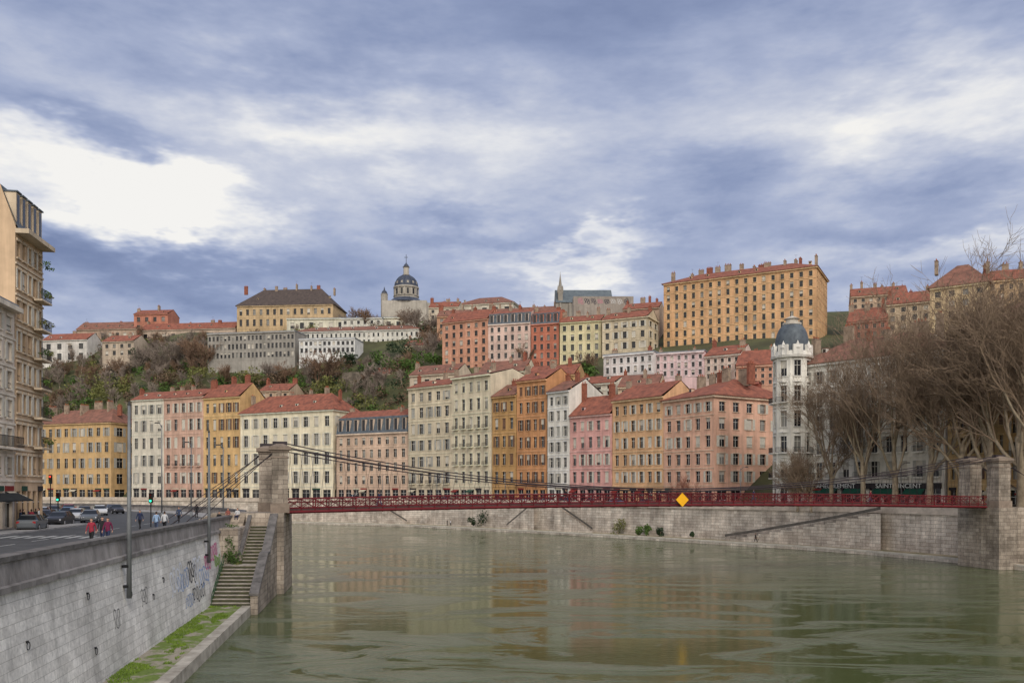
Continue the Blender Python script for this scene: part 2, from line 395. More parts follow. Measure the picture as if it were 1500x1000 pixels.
def terr(px,d):
    q=ray(px,Q5); s=q[1]; f=interp(px,DFx,DFd)+7
    r1=interp(px,RX,R1d); r2=interp(px,RX,R2d); z1=Z(interp(px,RX,R1p),r1); z2=Z(interp(px,RX,R2p),r2)
    if f>r1-40: r1=f+60
    if r2<r1+20: r2=r1+40
    return interp(d,[s,f,r1,r2,r2+300,4000],[ZR,ZR,z1,z2,z2+6,z2-20])
mb=MB(); cols=[-900+i*25 for i in range(129)]
grid=[]
for px in cols:
    q=ray(px,Q5); s=q[1]; f=interp(px,DFx,DFd)+7; r2=max(interp(px,RX,R2d),f+110)
    ds=[s]+[s+(f-s)*k/3 for k in (1,2,3)]+[f+(r2-f)*k/30 for k in range(1,31)]+[r2+20,r2+60,r2+150,r2+320,900,1400,2200,4000,6000,9000]
    col=[]
    for j,d in enumerate(ds):
        x=X(px,d); z=terr(px,d)
        if j>4: z+=mnoise.noise(Vector((x*.03,d*.03,0)))*4*min(1,(j-4)/6)
        col.append((x,d,z))
    grid.append(col)
nr=len(grid[0]); mb.v=[p for c in grid for p in c]
for i in range(len(cols)-1):
    for j in range(nr-1):
        a=i*nr+j; mb.f.append((a,a+nr,a+nr+1,a+1)); mb.m.append(0 if j<3 else 1)
HILL=nmat('hillside_earth_and_grass',S(90,92,60),S(62,60,44),0.08,0.95,0.8,fine=0.8)
mb.make('hillside_terrain',[ASPH,HILL],smooth=True)
mb=MB(); mb.quad((-9000,-3000,-3),(9000,-3000,-3),(9000,9000,-3),(-9000,9000,-3)); mb.make('ground',nmat('river_bed',(0.06,0.055,0.04)))
# water
m,nt,b=newmat('river_water'); N=nt.nodes; L=nt.links
tc=N.new('ShaderNodeTexCoord')
def nzt(scale,st,det=4,rg=.55,dist=0.0):
    mp=N.new('ShaderNodeMapping'); mp.inputs['Scale'].default_value=st; mp.inputs['Rotation'].default_value=(0,0,math.radians(-8)); L.new(tc.outputs['Object'],mp.inputs['Vector'])
    n=N.new('ShaderNodeTexNoise'); n.inputs['Scale'].default_value=scale; n.inputs['Detail'].default_value=det; n.inputs['Roughness'].default_value=rg; n.inputs['Distortion'].default_value=dist
    L.new(mp.outputs[0],n.inputs['Vector']); return n.outputs['Fac']
def mth(op,a,b_=None,cl=False):
    n=N.new('ShaderNodeMath'); n.operation=op; n.use_clamp=cl
    for i,v in enumerate((a,b_)):
        if v is None: continue
        if isinstance(v,(int,float)): n.inputs[i].default_value=v
        else: L.new(v,n.inputs[i])
    return n.outputs[0]
def mrg(v,a,b_,c,d):
    n=N.new('ShaderNodeMapRange'); L.new(v,n.inputs[0])
    for i,x in enumerate((a,b_,c,d)): n.inputs[i+1].default_value=x
    return n.outputs[0]
patch=mrg(nzt(0.06,(1,2.2,1),6,.66,1.6),.49,.60,0,1)
w1=nzt(1.8,(1,1.4,1),4,.7,.4); w2=nzt(0.35,(1,1.6,1),2,.5,.6)
amp=mrg(patch,0,1,.07,1.15)
hgt=mth('ADD',mth('MULTIPLY',w1,amp),mth('MULTIPLY',w2,mrg(patch,0,1,.10,.7)))
bp=N.new('ShaderNodeBump'); bp.inputs['Strength'].default_value=1.0; bp.inputs['Distance'].default_value=0.10; L.new(hgt,bp.inputs['Height']); L.new(bp.outputs[0],b.inputs['Normal'])
L.new(mrg(patch,0,1,.07,.10),b.inputs['Roughness'])
mx=N.new('ShaderNodeMix'); mx.data_type='RGBA'; mx.inputs[6].default_value=(0.066,0.086,0.030,1); mx.inputs[7].default_value=(0.125,0.14,0.078,1); L.new(patch,mx.inputs[0]); L.new(mx.outputs[2],b.inputs['Base Color'])  # rippled patches coloured paler, painting in more of their sky reflection
b.inputs['IOR'].default_value=1.33
mb=MB(); mb.quad((-1200,-400,0),(150,-400,0),(150,460,0),(-1200,460,0)); mb.make('river_water',m)
# ---------------------------------------------------------------- far quay
Qa=offset(Q,0.9); Q4=offset(Q,4.6)
E=empty('far_quay_wall',(40,170,0))
def ribbon(mb,p0,z0,p1,z1,mi=0):
    for i in range(len(p0)-1):
        mb.quad((*p0[i],z0),(*p0[i+1],z0),(*p1[i+1],z1),(*p1[i],z1),mi)
mb=MB(); ribbon(mb,Q,-2,Q,0.7); ribbon(mb,Q4,0.7,offset(Q,4.75),6.9); mb.make('stone_face',FSTONE,E,uv=True)
mb=MB(); ribbon(mb,Q,0.75,Qa,0.75); ribbon(mb,offset(Q,-.05),.45,offset(Q,-.05),.75); ribbon(mb,offset(Q,-.05),.75,Q,.75); mb.make('edge_stone',LSTONE,E)
mb=MB(); ribbon(mb,Qa,0.72,Q4,0.72); mb.make('lower_walk',nmat('lower_walk_dirt',S(172,158,134),S(120,114,86),.3,.95,.3),E)
mb=MB(); o=offset(Q,4.5); ribbon(mb,o,6.9,o,7.2); ribbon(mb,offset(Q,4.75),6.9,o,6.9); ribbon(mb,o,7.2,Q4,7.2)
ribbon(mb,Q4,7.2,Q4,8.15); ribbon(mb,Q4,8.15,Q5,8.15); ribbon(mb,Q5,8.15,Q5,7.1); mb.make('parapet',nmat('far_parapet',S(208,194,180),S(156,144,132),.5,.9,.3),E)
def qp(px,o):
    q=ray(px,offset(Q,o)); return q
def quay_stairs(pa,za,pb,zb_,wd=1.8):
    E=empty('quay_stairs',(*qp((pa+pb)/2,4),.7)); m1=MB(); m2=MB(); k=14
    for i in range(k):
        f0,f1=i/k,(i+1)/k
        p0=pa+(pb-pa)*f0; p1=pa+(pb-pa)*f1; z=za+(zb_-za)*(f0+f1)/2
        a,b_=qp(p0,4.6-wd),qp(p1,4.6-wd); c,d=qp(p1,4.62),qp(p0,4.62)
        if pa>pb: a,b_,c,d=b_,a,d,c
        m1.hexa([(*a,.7),(*b_,.7),(*c,.7),(*d,.7),(*a,z),(*b_,z),(*c,z),(*d,z)])
        z0=za+(zb_-za)*f0; z1=za+(zb_-za)*f1
        if pa>pb: z0,z1=z1,z0
        e,f=a,b_; g,h=(a[0]+(d[0]-a[0])*.2,a[1]+(d[1]-a[1])*.2),(b_[0]+(c[0]-b_[0])*.2,b_[1]+(c[1]-b_[1])*.2)
        m2.hexa([(e[0]-.02,e[1]-.04,z0+.55),(f[0]-.02,f[1]-.04,z1+.55),(*h,z1+.55),(*g,z0+.55),(e[0]-.02,e[1]-.04,z0+1.05),(f[0]-.02,f[1]-.04,z1+1.05),(*h,z1+1.05),(*g,z0+1.05)])
    m1.make('steps',FSTONE,E,uv=True); m2.make('sloping_coping',nmat('stair_coping_weathered',S(104,98,92),S(74,70,66),1),E)
quay_stairs(1062,.9,1290,7.0); quay_stairs(868,.9,812,7.0); quay_stairs(742,.9,782,7.0); quay_stairs(596,.9,545,7.0)
mb=MB(); p0,p1=offset(Q,5.25),offset(Q,8.2); ribbon(mb,p0,ZR+.13,p1,ZR+.13); ribbon(mb,p1,ZR+.13,p1,ZR-.05); mb.make('far_pavement',PAVE)
# ---------------------------------------------------------------- left bank
def LX(a,d): return -a-0.16*d
LQ=[(LX(15.3,d),d) for d in (-60,-20,0,20,40,60,80,97)]+[(-35,112),(-43.5,128),(-57,145),(-76,160),(-105,175),(-150,188),(-320,205)]
mb=MB()
mb.v=[(x,y,ZR) for x,y in LQ]+[(-320,-60,ZR)]; mb.f=[tuple(range(len(mb.v)))]; mb.m=[0]; mb.make('road',ASPH)
LQs=[(LX(15.9,d),d) for d in (-60,0,40,80,97)]+[(-35.6,112),(-44,127.5),(-57.4,144.5),(-76.3,159.4),(-105.2,174.4),(-150,187.4),(-320,204)]
mb=MB(); a=LQs; b_=offset(LQs,4.4); ribbon(mb,a,ZR+.13,b_,ZR+.13); ribbon(mb,b_,ZR+.13,b_,ZR-.02); mb.make('left_pavement',PAVE)
mb=MB(); a=[(LX(34,d),d) for d in (-60,0,50,92)]; b_=[(LX(30.5,d),d) for d in (-60,0,50,92)]; ribbon(mb,a,ZR+.13,b_,ZR+.13); ribbon(mb,b_,ZR+.13,b_,ZR-.02); mb.make('shop_pavement',PAVE)
mb=MB()
for d in range(20,96,6):
    x=LX(25,d); mb.quad((x-.08,d,ZR+.006),(x+.08,d,ZR+.006),(x-.32,d+3,ZR+.006),(x-.48,d+3,ZR+.006))
for k in range(9):
    a0=21+k*1.05; d0=66; mb.quad((LX(a0,d0),d0,ZR+.008),(LX(a0-.5,d0),d0,ZR+.008),(LX(a0-.5,d0+3.5),d0+3.5,ZR+.008),(LX(a0,d0+3.5),d0+3.5,ZR+.008))
mb.make('road_markings',PAINT)
E=empty('left_quay_wall',(LX(15,50),50,0))
ds=[-60+i*4 for i in range(39)]
ft=[(LX(14.5,d),d) for d in ds]; tp=[(LX(15.2,d),d) for d in ds]
mb=MB(); ribbon(mb,ft,.6,tp,6.75); mb.make('stone_face',QSTONE,E,uv=True)
far=LQ[7:]
mb=MB(); ribbon(mb,far,-1,far,6.8); mb.make('far_face',QSTONE,E,uv=True)
mb=MB()
def prof_along(mb,fn,prof,mi=0):
    for i in range(len(prof)-1):
        p0=fn(prof[i][0]); p1=fn(prof[i+1][0]); ribbon(mb,p0,prof[i][1],p1,prof[i+1][1],mi)
fl=lambda a:[(LX(a,d),d) for d in ds]
prof_along(mb,fl,[(15.2,6.75),(14.98,6.75),(14.98,7.0),(15.15,7.05),(15.28,8.0)])
prof_along(mb,fl,[(15.75,8.0),(15.75,7.0)]); 
f2=lambda o:offset(LQ[7:],o)
prof_along(mb,f2,[(-.05,6.8),(-.05,8.0)]); prof_along(mb,f2,[(.45,8.0),(.45,7.0)])
mb.make('parapet',CONC,E)
mb=MB(); prof_along(mb,fl,[(15.28,8.0),(15.16,8.0),(15.16,8.22),(15.85,8.25),(15.85,8.0),(15.75,8.0)]); prof_along(mb,f2,[(-.05,8.0),(-.15,8.0),(-.15,8.24),(.6,8.24),(.6,8.0),(.45,8.0)]); mb.make('coping',CONCD,E)
E=empty('lower_quay_walk',(LX(12.5,50),50,.7)); dl=[-60+i*3 for i in range(46)]
g=lambda a:[(LX(a,d),d) for d in dl]
m,nt,b=newmat('mossy_walk'); N=nt.nodes;L=nt.links; tc=N.new('ShaderNodeTexCoord')
pn=mrg(nzt(.55,(1,1,1),6,.65),.47,.55,0,1); 
mx=N.new('ShaderNodeMix'); mx.data_type='RGBA'; mx.inputs[6].default_value=(*S(160,150,132),1); mx.inputs[7].default_value=(*S(108,126,50),1); L.new(pn,mx.inputs[0])
fn=mrg(nzt(4,(1,1,1),5,.7),.3,.7,.6,1.15); vm=N.new('ShaderNodeVectorMath'); vm.operation='SCALE'; L.new(mx.outputs[2],vm.inputs[0]); L.new(fn,vm.inputs['Scale']); L.new(vm.outputs[0],b.inputs['Base Color']); b.inputs['Roughness'].default_value=.95
mb=MB(); ribbon(mb,g(11.7),.7,g(14.7),.72); mb.make('walk_surface',m,E)
mb=MB(); ribbon(mb,g(10.85),-2,g(10.9),.78); ribbon(mb,g(10.9),.78,g(11.7),.78); ribbon(mb,g(11.7),.78,g(11.7),.6); mb.make('edge_stone',nmat('edge_stone',S(190,182,168),S(134,126,114),.9,.9,.4),E)
GR=nmat('grass_blades',S(128,152,56),S(86,110,40),.8,.9)
mb=MB(); cnt=0
while cnt<13000:
    d=random.uniform(28,76); a=random.uniform(12.0,14.55)
    v=mnoise.noise(Vector((a*.6,d*.2,3)))+.5*mnoise.noise(Vector((a*1.7,d*.9,8)))+0.22*(a-13.3)
    if v<0.02: continue
    x=LX(a,d); h=random.uniform(.05,.16); an=random.uniform(0,6.28); w=random.uniform(.02,.05)
    mb.tri((x-math.cos(an)*w,d-math.sin(an)*w,.69),(x+math.cos(an)*w,d+math.sin(an)*w,.69),(x+random.uniform(-.08,.08),d+random.uniform(-.08,.08),.7+h)); cnt+=1
mb.make('grass',GR)
for d,z in ((36.5,4.3),(44.5,5.4),(44.8,2.5),(52,4.6),(57,3.8),(60,4.6)):
    a=14.5+(z-.6)/6.15*.7-.08
    E=empty('mooring_ring',(LX(a,d),d,z)); mb=MB()
    pts=[(LX(a,d+math.cos(t)*.17),d+math.cos(t)*.17,z+math.sin(t)*.17) for t in [i*math.pi/8 for i in range(17)]]
    mb.tube(pts,.018,6); mb.make('ring',IRON,E); mb=MB(); mb.box((LX(a+.05,d),d,z+.17),(.05,.05,.05)); mb.make('bracket',IRON,E)
def scribble(mb,fn,cu,cz,w,h,n,wd,mi):
    pts=[]
    for i in range(n):
        pts.append((cu-w/2+w*i/(n-1)+random.uniform(-.12,.12)*w/3, cz+(h/2)*(1 if i%2 else -1)*random.uniform(.4,1)))
    fine=[]
    for i in range(len(pts)-1):
        for k in range(6):
            t=k/6; s=t*t*(3-2*t); fine.append((pts[i][0]+(pts[i+1][0]-pts[i][0])*t+math.sin(t*6.28)*.12*h,pts[i][1]+(pts[i+1][1]-pts[i][1])*s))
    for i in range(len(fine)-1):
        (a,b_),(c,d)=fine[i],fine[i+1]; dx,dy=c-a,d-b_; l=math.hypot(dx,dy) or 1; ox,oy=-dy/l*wd/2,dx/l*wd/2
        mb.quad(fn(a-ox,b_-oy,i),fn(c-ox,d-oy,i),fn(c+ox,d+oy,i),fn(a+ox,b_+oy,i),mi)
def wfn(u,z,i):
    a=14.5+(z-.6)/6.15*.7-.015-.0006*(i%7); return (LX(a,u),u,z)
mb=MB()
for cu,cz,w,h,n,wd,mi in ((64,4.2,4,2.6,9,.18,0),(66,3.9,4,2.0,11,.12,1),(69.5,4.3,3,2,9,.16,2),(71.5,4.0,3,2.8,9,.2,0),(74,3.6,4,2.4,11,.14,1),(76,4.6,3,1.8,9,.18,3),(71,2.4,5,1.4,13,.13,2),(67.5,2.2,3,1.2,9,.10,1),(79,5.2,4,1.6,11,.2,3),(80.5,4.2,3,1.4,9,.2,4),(55,4.2,1.6,1.4,7,.05,2),(49,3.6,1.2,1.2,5,.05,2)):
    scribble(mb,wfn,cu,cz,w,h,n,wd,mi)
mb.make('graffiti',[nmat('spray_white',(.75,.76,.8)),nmat('spray_blue',S(150,170,205)),nmat('spray_black',(.08,.08,.09)),nmat('spray_pink',S(205,110,150)),nmat('spray_lime',S(130,170,70))])
# stairs + pier
E=empty('quay_staircase',(LX(12.5,82),82,.7)); m1=MB()
def lb(mb,a0,a1,d0,d1,z0,z1,z0b=None,z1b=None,mi=0):
    z1b=z1 if z1b is None else z1b
    mb.hexa([(LX(a1,d0),d0,z0),(LX(a0,d0),d0,z0),(LX(a0,d1),d1,z0),(LX(a1,d1),d1,z0),(LX(a1,d0),d0,z1),(LX(a0,d0),d0,z1),(LX(a0,d1),d1,z1b),(LX(a1,d1),d1,z1b)],mi)
def step(a0,a1,d0,d1,zlow,z):
    lb(m1,a0,a1,d0,d1-.002,.5,z)
    m1.quad((LX(a1,d0-.005),d0-.005,zlow+.01),(LX(a0,d0-.005),d0-.005,zlow+.01),(LX(a0,d0-.005),d0-.005,z-.05),(LX(a1,d0-.005),d0-.005,z-.05),1)  # dark face laid over each riser for contrast with the paler treads
k=11
for i in range(k): step(10.95,14.55,75+i*.56,75+(i+1)*.56,.7+i*.28,.7+(i+1)*.28)
zl=.7+k*.28; dl0=75+k*.56
lb(m1,10.95,14.6,dl0,dl0+1.5,.5,zl+.002)
k2=12; d2=dl0+1.5; rz=(ZR-zl)/k2
for i in range(k2): step(10.95,13.3,d2+i*.56,d2+(i+1)*.56,zl+i*rz,zl+(i+1)*rz)
m1.make('steps',[nmat('stair_stone',S(186,176,164),S(134,124,114),1.2,.9,.4),nmat('dark_riser',S(84,84,60),S(58,56,48),1.5,.95)],E)
dend=d2+k2*.56
mb=MB(); 
lb(mb,10.3,10.94,74.6,dl0,-2,1.7,z1b=zl+1.0); lb(mb,10.3,10.94,dl0+.002,d2,-2,zl+1.0); lb(mb,10.3,10.94,d2+.002,dend,-2,zl+1.0,z1b=ZR+1.05)
lb(mb,13.32,15.3,d2,dend+1,.5,ZR-.01)
lb(mb,13.0,13.31,d2,dend,1,zl+.8,z1b=ZR+.9)
mb.make('flank_walls',PSTONE,E,uv=True)
mb=MB()
def cope(a0,a1,d0,d1,za,zb_): mb.hexa([(LX(a1,d0),d0,za),(LX(a0,d0),d0,za),(LX(a0,d1),d1,zb_),(LX(a1,d1),d1,zb_),(LX(a1,d0),d0,za+.2),(LX(a0,d0),d0,za+.2),(LX(a0,d1),d1,zb_+.2),(LX(a1,d1),d1,zb_+.2)])
cope(10.2,11.05,74.5,dl0,1.702,zl+1.002); cope(10.2,11.05,dl0+.003,d2,zl+1.002,zl+1.002); cope(10.2,11.05,d2+.003,dend,zl+1.002,ZR+1.052); cope(12.95,13.36,d2,dend,zl+.802,ZR+.902)
mb.make('sloping_coping',CONCD,E)
mb=MB(); GRAIL=nmat('green_rail_paint',S(60,92,60),S(48,76,50),1,.5)
for i in range(7):
    d=75+i*1.0; zz=.7+(d-75)/.56*.28; mb.tube([(LX(14.4,d),d,zz),(LX(14.4,d),d,zz+1.0)],.03,5)
mb.tube([(LX(14.4,75),75,1.7),(LX(14.4,81.1),81.1,zl+1.0)],.04,5); mb.tube([(LX(14.4,75),75,1.2),(LX(14.4,81.1),81.1,zl+.5)],.03,5)
mb.make('handrail',GRAIL,E)
# ---------------------------------------------------------------- footbridge
P0=Vector((-26.0,92.9)); P1=Vector((66.4,120)); ax=(P1-P0); span=ax.length; ax.normalize(); pr=Vector((-ax.y,ax.x)); DZ=8.75
BE=empty('suspension_footbridge',(20,106,DZ))
mb=MB()
lb(mb,9.6,13.6,dend+.01,98,-2,8.5); lb(mb,13.61,17.5,dend+1.6,97,6.6,8.45)
for i in range(8): lb(mb,17.5+i*.35,17.85+i*.35,dend+1.8,96.8,6.9,8.45-(i+1)*.155)
for i in range(7): lb(mb,13.8,17.4,dend+1.58-.33*(i+1),dend+1.58-.33*i-.003,7.0,8.45-(i+1)*.17)
mb.make('abutment_stone',PSTONE,BE,uv=True)
def pillar(mb,mc,c,zb_,zt,hw,t):
    mb.box((c.x,c.y,(zb_+zt)/2),(hw,hw,(zt-zb_)/2),0,t)
    mc.box((c.x,c.y,zb_+.5),(hw+.15,hw+.15,.5),0,t)
    mc.box((c.x,c.y,zt+.12),(hw+.12,hw+.12,.12),0,t); mc.box((c.x,c.y,zt+.42),(hw+.32,hw+.32,.18),0,t); mc.box((c.x,c.y,zt-.55),(hw+.08,hw+.08,.08),0,t)
    h=hw+.2; tx,ty=t
    def q(a,b_): return (c.x+tx*a-ty*b_,c.y+ty*a+tx*b_)
    i=zt+.6
    top=(c.x,c.y,i+.45); cs=[(*q(-h,-h),i),(*q(h,-h),i),(*q(h,h),i),(*q(-h,h),i)]
    for k in range(4): mc.tri(cs[k],cs[(k+1)%4],top)
pm=MB(); pc=MB(); lp=Vector((-.52,.854))
near0=P0-lp*2.5; far0=P0+lp*2.5; t0=(ax.x,ax.y)
for c in (near0,far0): pillar(pm,pc,c,8.5,14.9,.82,t0)
near1=P1-pr*2.45; far1=P1+pr*2.45
for c in (near1,far1): pillar(pm,pc,c,8.4,14.6,1.0,t0)
c=P1+ax*1.5; pm.box((c.x,c.y,3.5),(2.6,3.6,5.0),0,t0); pm.box((near1.x,near1.y,3.4),(1.5,1.5,5.05),0,t0)
pm.make('pylons',PSTONE,BE,uv=True); pc.make('pylon_caps',nmat('pylon_cap_stone',S(148,132,118),S(108,96,86),1,.9,.4),BE)
mb=MB(); 
for c in (near0,far0): mb.box((c.x,c.y,15.75),(.75,.35,.3),0,t0)
for c in (near1,far1): mb.box((c.x,c.y,15.4),(.8,.35,.3),0,t0)
mb.make('cable_saddles',CABLE,BE)
def bz(s): return DZ+0.55*(1-(2*s-1)**2)
def bpnt(s,o,z): q=P0+ax*(span*s)+pr*o; return (q.x,q.y,z)
deck=MB(); rail=MB(); n=64; s0=.015; s1=.985
for i in range(n):
    a=s0+(s1-s0)*i/n; c=s0+(s1-s0)*(i+1)/n
    za,zc=bz(a),bz(c)
    deck.hexa([bpnt(a,-1.7,za-.15),bpnt(c,-1.7,zc-.15),bpnt(c,1.7,zc-.15),bpnt(a,1.7,za-.15),bpnt(a,-1.7,za),bpnt(c,-1.7,zc),bpnt(c,1.7,zc),bpnt(a,1.7,za)])
    for o in (-1.85,1.85):
        rail.tube([bpnt(a,o,za+1.15),bpnt(c,o,zc+1.15)],.07,5); rail.tube([bpnt(a,o,za-.28),bpnt(c,o,zc-.28)],.15,4)
        rail.tube([bpnt(a,o,za+.12),bpnt(c,o,zc+.12)],.06,4); rail.tube([bpnt(a,o,za+.75),bpnt(c,o,zc+.75)],.03,4)
        rail.tube([bpnt(a,o,za-.4),bpnt(a,o,za+1.15)],.06,4)
        rail.tube([bpnt(a,o,za+.15),bpnt(c,o,zc+1.1)],.035,4); rail.tube([bpnt(a,o,za+1.1),bpnt(c,o,zc+.15)],.035,4)
        for q in range(1,5):
            f=a+(c-a)*q/5; rail.tube([bpnt(f,o,bz(f)+.12),bpnt(f,o,bz(f)+1.12)],.018,3,cap=False)
    rail.tube([bpnt(a,-1.8,za-.35),bpnt(a,1.8,za-.35)],.12,4)
deck.make('deck',nmat('deck_boards',S(110,78,72),S(84,58,54),1),BE); rail.make('railings',REDP,BE)
cab=MB()
for o,(n0,n1) in ((-1,(near0,near1)),(1,(far0,far1))):
    for dz in (0,.38):
        pts=[]
        for i in range(41):
            s=i/40; q=n0.lerp(n1,s); zz=15.6-.3*s; low=DZ+1.9
            z=zz-(zz-low)*(1-(2*s-1)**2)*.98+dz*(1-.3*(1-(2*s-1)**2)); 
            pts.append((q.x,q.y,z))
        cab.tube(pts,.06,5)
        for i in range(1,80):
            s=i/80
            if dz==0:
                q=n0.lerp(n1,s); zz=15.6-.3*s; z=zz-(zz-DZ-1.9)*(1-(2*s-1)**2)*.98
                e=bpnt(s,o*1.85,bz(s)); cab.tube([(q.x,q.y,z),e],.02,3,cap=False)
    for k in range(3):
        cab.tube([(n0.x,n0.y,15.6-k*.2),(n0.x-ax.x*(8.5+k*1.2),n0.y-ax.y*(8.5+k*1.2),7.3)],.04,5)
        cab.tube([(n1.x,n1.y,15.3-k*.2),(n1.x+ax.x*(15+k),n1.y+ax.y*(15+k),7.3)],.04,5)
cab.make('cables',CABLE,BE)
E=empty('navigation_sign',bpnt(.5,-2.2,9.75)); q=Vector(bpnt(.5,-2.25,9.7)); a3=Vector((ax.x,ax.y,0)); p3=Vector((pr.x,pr.y,0))
mb=MB(); r=.86; pts=[q-a3*r,q-Vector((0,0,r)),q+a3*r,q+Vector((0,0,r))]
mb.quad(*pts); mb.quad(*[p+p3*.08 for p in reversed(pts)])
for k in range(4): mb.quad(pts[k]+p3*.08,pts[(k+1)%4]+p3*.08,pts[(k+1)%4],pts[k])
mb.make('yellow_diamond',nmat('sign_yellow',S(240,178,20),S(228,164,15),1,.5),E)
mb=MB(); mb.tube([q+p3*.15-Vector((0,0,.9)),q+p3*.15+Vector((0,0,.7))],.05,5); mb.tube([q+p3*.15,q+p3*.5],.05,5); mb.make('bracket',IRON,E)
# ---------------------------------------------------------------- front row buildings
bpx('ochre_apartment_building',56,346,163,333,620,9,5,S(208,166,104),roof='hip',rise=6,chim=7,chh=3,cw=3,rbays=2,depth=16,surround=True,ground='shop',shut=.5,shutm=SHUT_G)
bpx('white_apartment_building',193,331,240,325,585,4,6,S(218,208,190),rise=3.5,chim=2,shut=.5)
bpx('pink_apartment_building',240,325,298,316,582,5,6,S(212,166,144),rise=3.6,chim=3,shut=.8,shutm=SHUT_W,balc=(2,))
bpx('yellow_apartment_building',298,316,352,308,582,5,6,S(220,174,106),rise=5.5,chim=3,chm=0,chh=3.4,cw=3,shut=.4,shutm=SHUT_B)
bpx('cream_apartment_building',352,306,488,288,603,9,5,S(234,220,188),rise=6.5,chim=6,rbays=3,depth=15,shut=.7,shutm=SHUT_W,roof='hip')
bpx('mansard_apartment_building',493,286,598,271,634,9,5,S(214,178,152),roof='mansard',rise=8,tile=TILE,chim=4,chh=3)
bpx('beige_apartment_building',598,270,662,258,566,5,7,S(216,198,168),rise=2.8,chim=3,shut=.6,shutm=SHUT_G,band='all',balc=(1,))
bpx('cream_balcony_building',662,258,719,247,551,5,7,S(220,204,174),rise=2.5,chim=2,balc=(2,3,4),depth=19,cornice=.8)
bpx('ochre_narrow_house',721,247,756,241,580,3,6,S(190,142,76),rise=4,chim=1,chm=0,shut=.5,shutm=SHUT_B)
bpx('orange_apartment_building',757,241,801,234,557,4,7,S(212,144,84),rise=3.6,chim=2,shut=.6,shutm=SHUT_B,balc=(1,))
bpx('white_narrow_house',802,233,834,227,573,3,7,S(226,220,210),rise=3.5,chim=2,shut=.8,chm=0)
bpx('pink_narrow_house',835,227,896,217,608,5,5,S(226,160,152),rise=5.5,chim=2,chm=0,chh=4,cw=2.2,shut=.5,shutm=SHUT_W)
bpx('peach_apartment_building',897,217,972,204,584,6,6,S(224,170,118),rise=4.2,chim=4,shut=.7,shutm=SHUT_W)
E,p=building('salmon_corner_building',P2(972,204),P2(1046,190),Z(583,197),5,6,S(232,174,144),depth=27,rise=5,roof='hip',rbays=6,chim=6,chh=3.0,cw=2.6,shut=.5,shutm=SHUT_W)
bpx('red_chimney_house',846,262,866,259,598,1,3,S(178,88,68),zb=30,roof='flat',chim=1,depth=5,ground=None)
bpx('red_chimney_stack_house',1098,215,1112,214,560,1,2,S(172,82,64),zb=30,roof='flat',chim=0,depth=4,ground=None)
A=P2(1170,171); B=P2(1384,150)
E,p=building('haussmann_corner_building',A,B,Z(524,160),10,6,S(230,225,214),depth=16,rise=5.2,roof='hip',tile=TILE2,chim=6,balc=(1,2,4),shut=.7,shutm=SHUT_G,trimc=S(232,228,220),band='all',chh=3,cw=2,gh=5.2)
dT=171.5; cx,cy=X(1160,dT),dT; zt=Z(524,dT); R=(X(1190,dT)-X(1161,dT))*.93
Pt=Parts(); k=8
for i in range(k):
    a0,a1=math.pi*2*(i)/k+math.pi/8,math.pi*2*(i+1)/k+math.pi/8
    A_=Vector((cx+math.cos(a0)*R,cy+math.sin(a0)*R)); B_=Vector((cx+math.cos(a1)*R,cy+math.sin(a1)*R))
    tt=(B_-A_); w=tt.length; tt.normalize()
    rows=[(ZR+.3,ZR+4,0.6,'shop')]; fh=(zt-ZR-5.2)/5
    for q in range(5): rows.append((ZR+5.2+fh*q+fh*.2,ZR+5.2+fh*q+fh*.82,0.55,'win'))
    facade(Pt,A_,(tt.x,tt.y),w,ZR,rows,zt,1,None,True,balc=(1,2,4))
Pt.walls.make('tower_walls',plaster(S(230,225,214)),E); Pt.glass.make('tower_windows',[G_DARK,G_MID,G_CURT],E); Pt.trim.make('tower_trim',plaster(S(232,228,220)),E); Pt.iron.make('tower_iron',IRON,E); Pt.frame.make('tower_frames',FRAME,E); Pt.shut.make('tower_blinds',[BLIND,SHUT_G]+SHOPM,E)
mb=MB()
mb.lathe(cx,cy,[(R*.9,zt-.4),(R*1.10,zt-.3),(R*1.13,zt+.1),(R*1.05,zt+.2),(R*1.0,zt+1.0),(R*.9,zt+1.05)],16)
for q in range(5): zq=ZR+5.2+fh*q-.15; mb.lathe(cx,cy,[(R*.97,zq-.15),(R*1.04,zq-.1),(R*1.04,zq+.15),(R*.97,zq+.2)],8)
for i in range(8):
    a=2*math.pi*i/8; xx,yy_=cx+math.cos(a)*R*.96,cy+math.sin(a)*R*.96
    mb.lathe(xx,yy_,[(.55,zt+.2),(.45,zt+1.2),(.6,zt+1.6),(.3,zt+2.3),(.02,zt+3.0)],8)
    mb.box((xx,yy_,zt+1.2),(.35,.95,1.0),0,(math.cos(a),math.sin(a)))
dz=Z(474,dT)-zt-1
mb.make('tower_cornice',plaster(S(232,228,220)),E,smooth=False)
mb=MB(); prof=[(R*.92*math.cos(f)**.6,zt+1+dz*math.sin(f)) for f in [i*1.3/10 for i in range(11)]]
mb.lathe(cx,cy,prof,20); mb.make('dome',SLATE,E,smooth=True)
zt2=prof[-1][1]; mb=MB(); mb.lathe(cx,cy,[(R*.50,zt2-.1),(R*.50,zt2+.3),(R*.34,zt2+.35),(R*.32,zt2+1.0),(R*.44,zt2+1.1),(R*.2,zt2+1.5),(.1,zt2+1.8),(.04,zt2+2.8)],12); mb.make('lantern',LSTONE,E)
t=Vector((B[0]-A[0],B[1]-A[1])).normalized(); W_=math.hypot(B[0]-A[0],B[1]-A[1])
mb=MB()
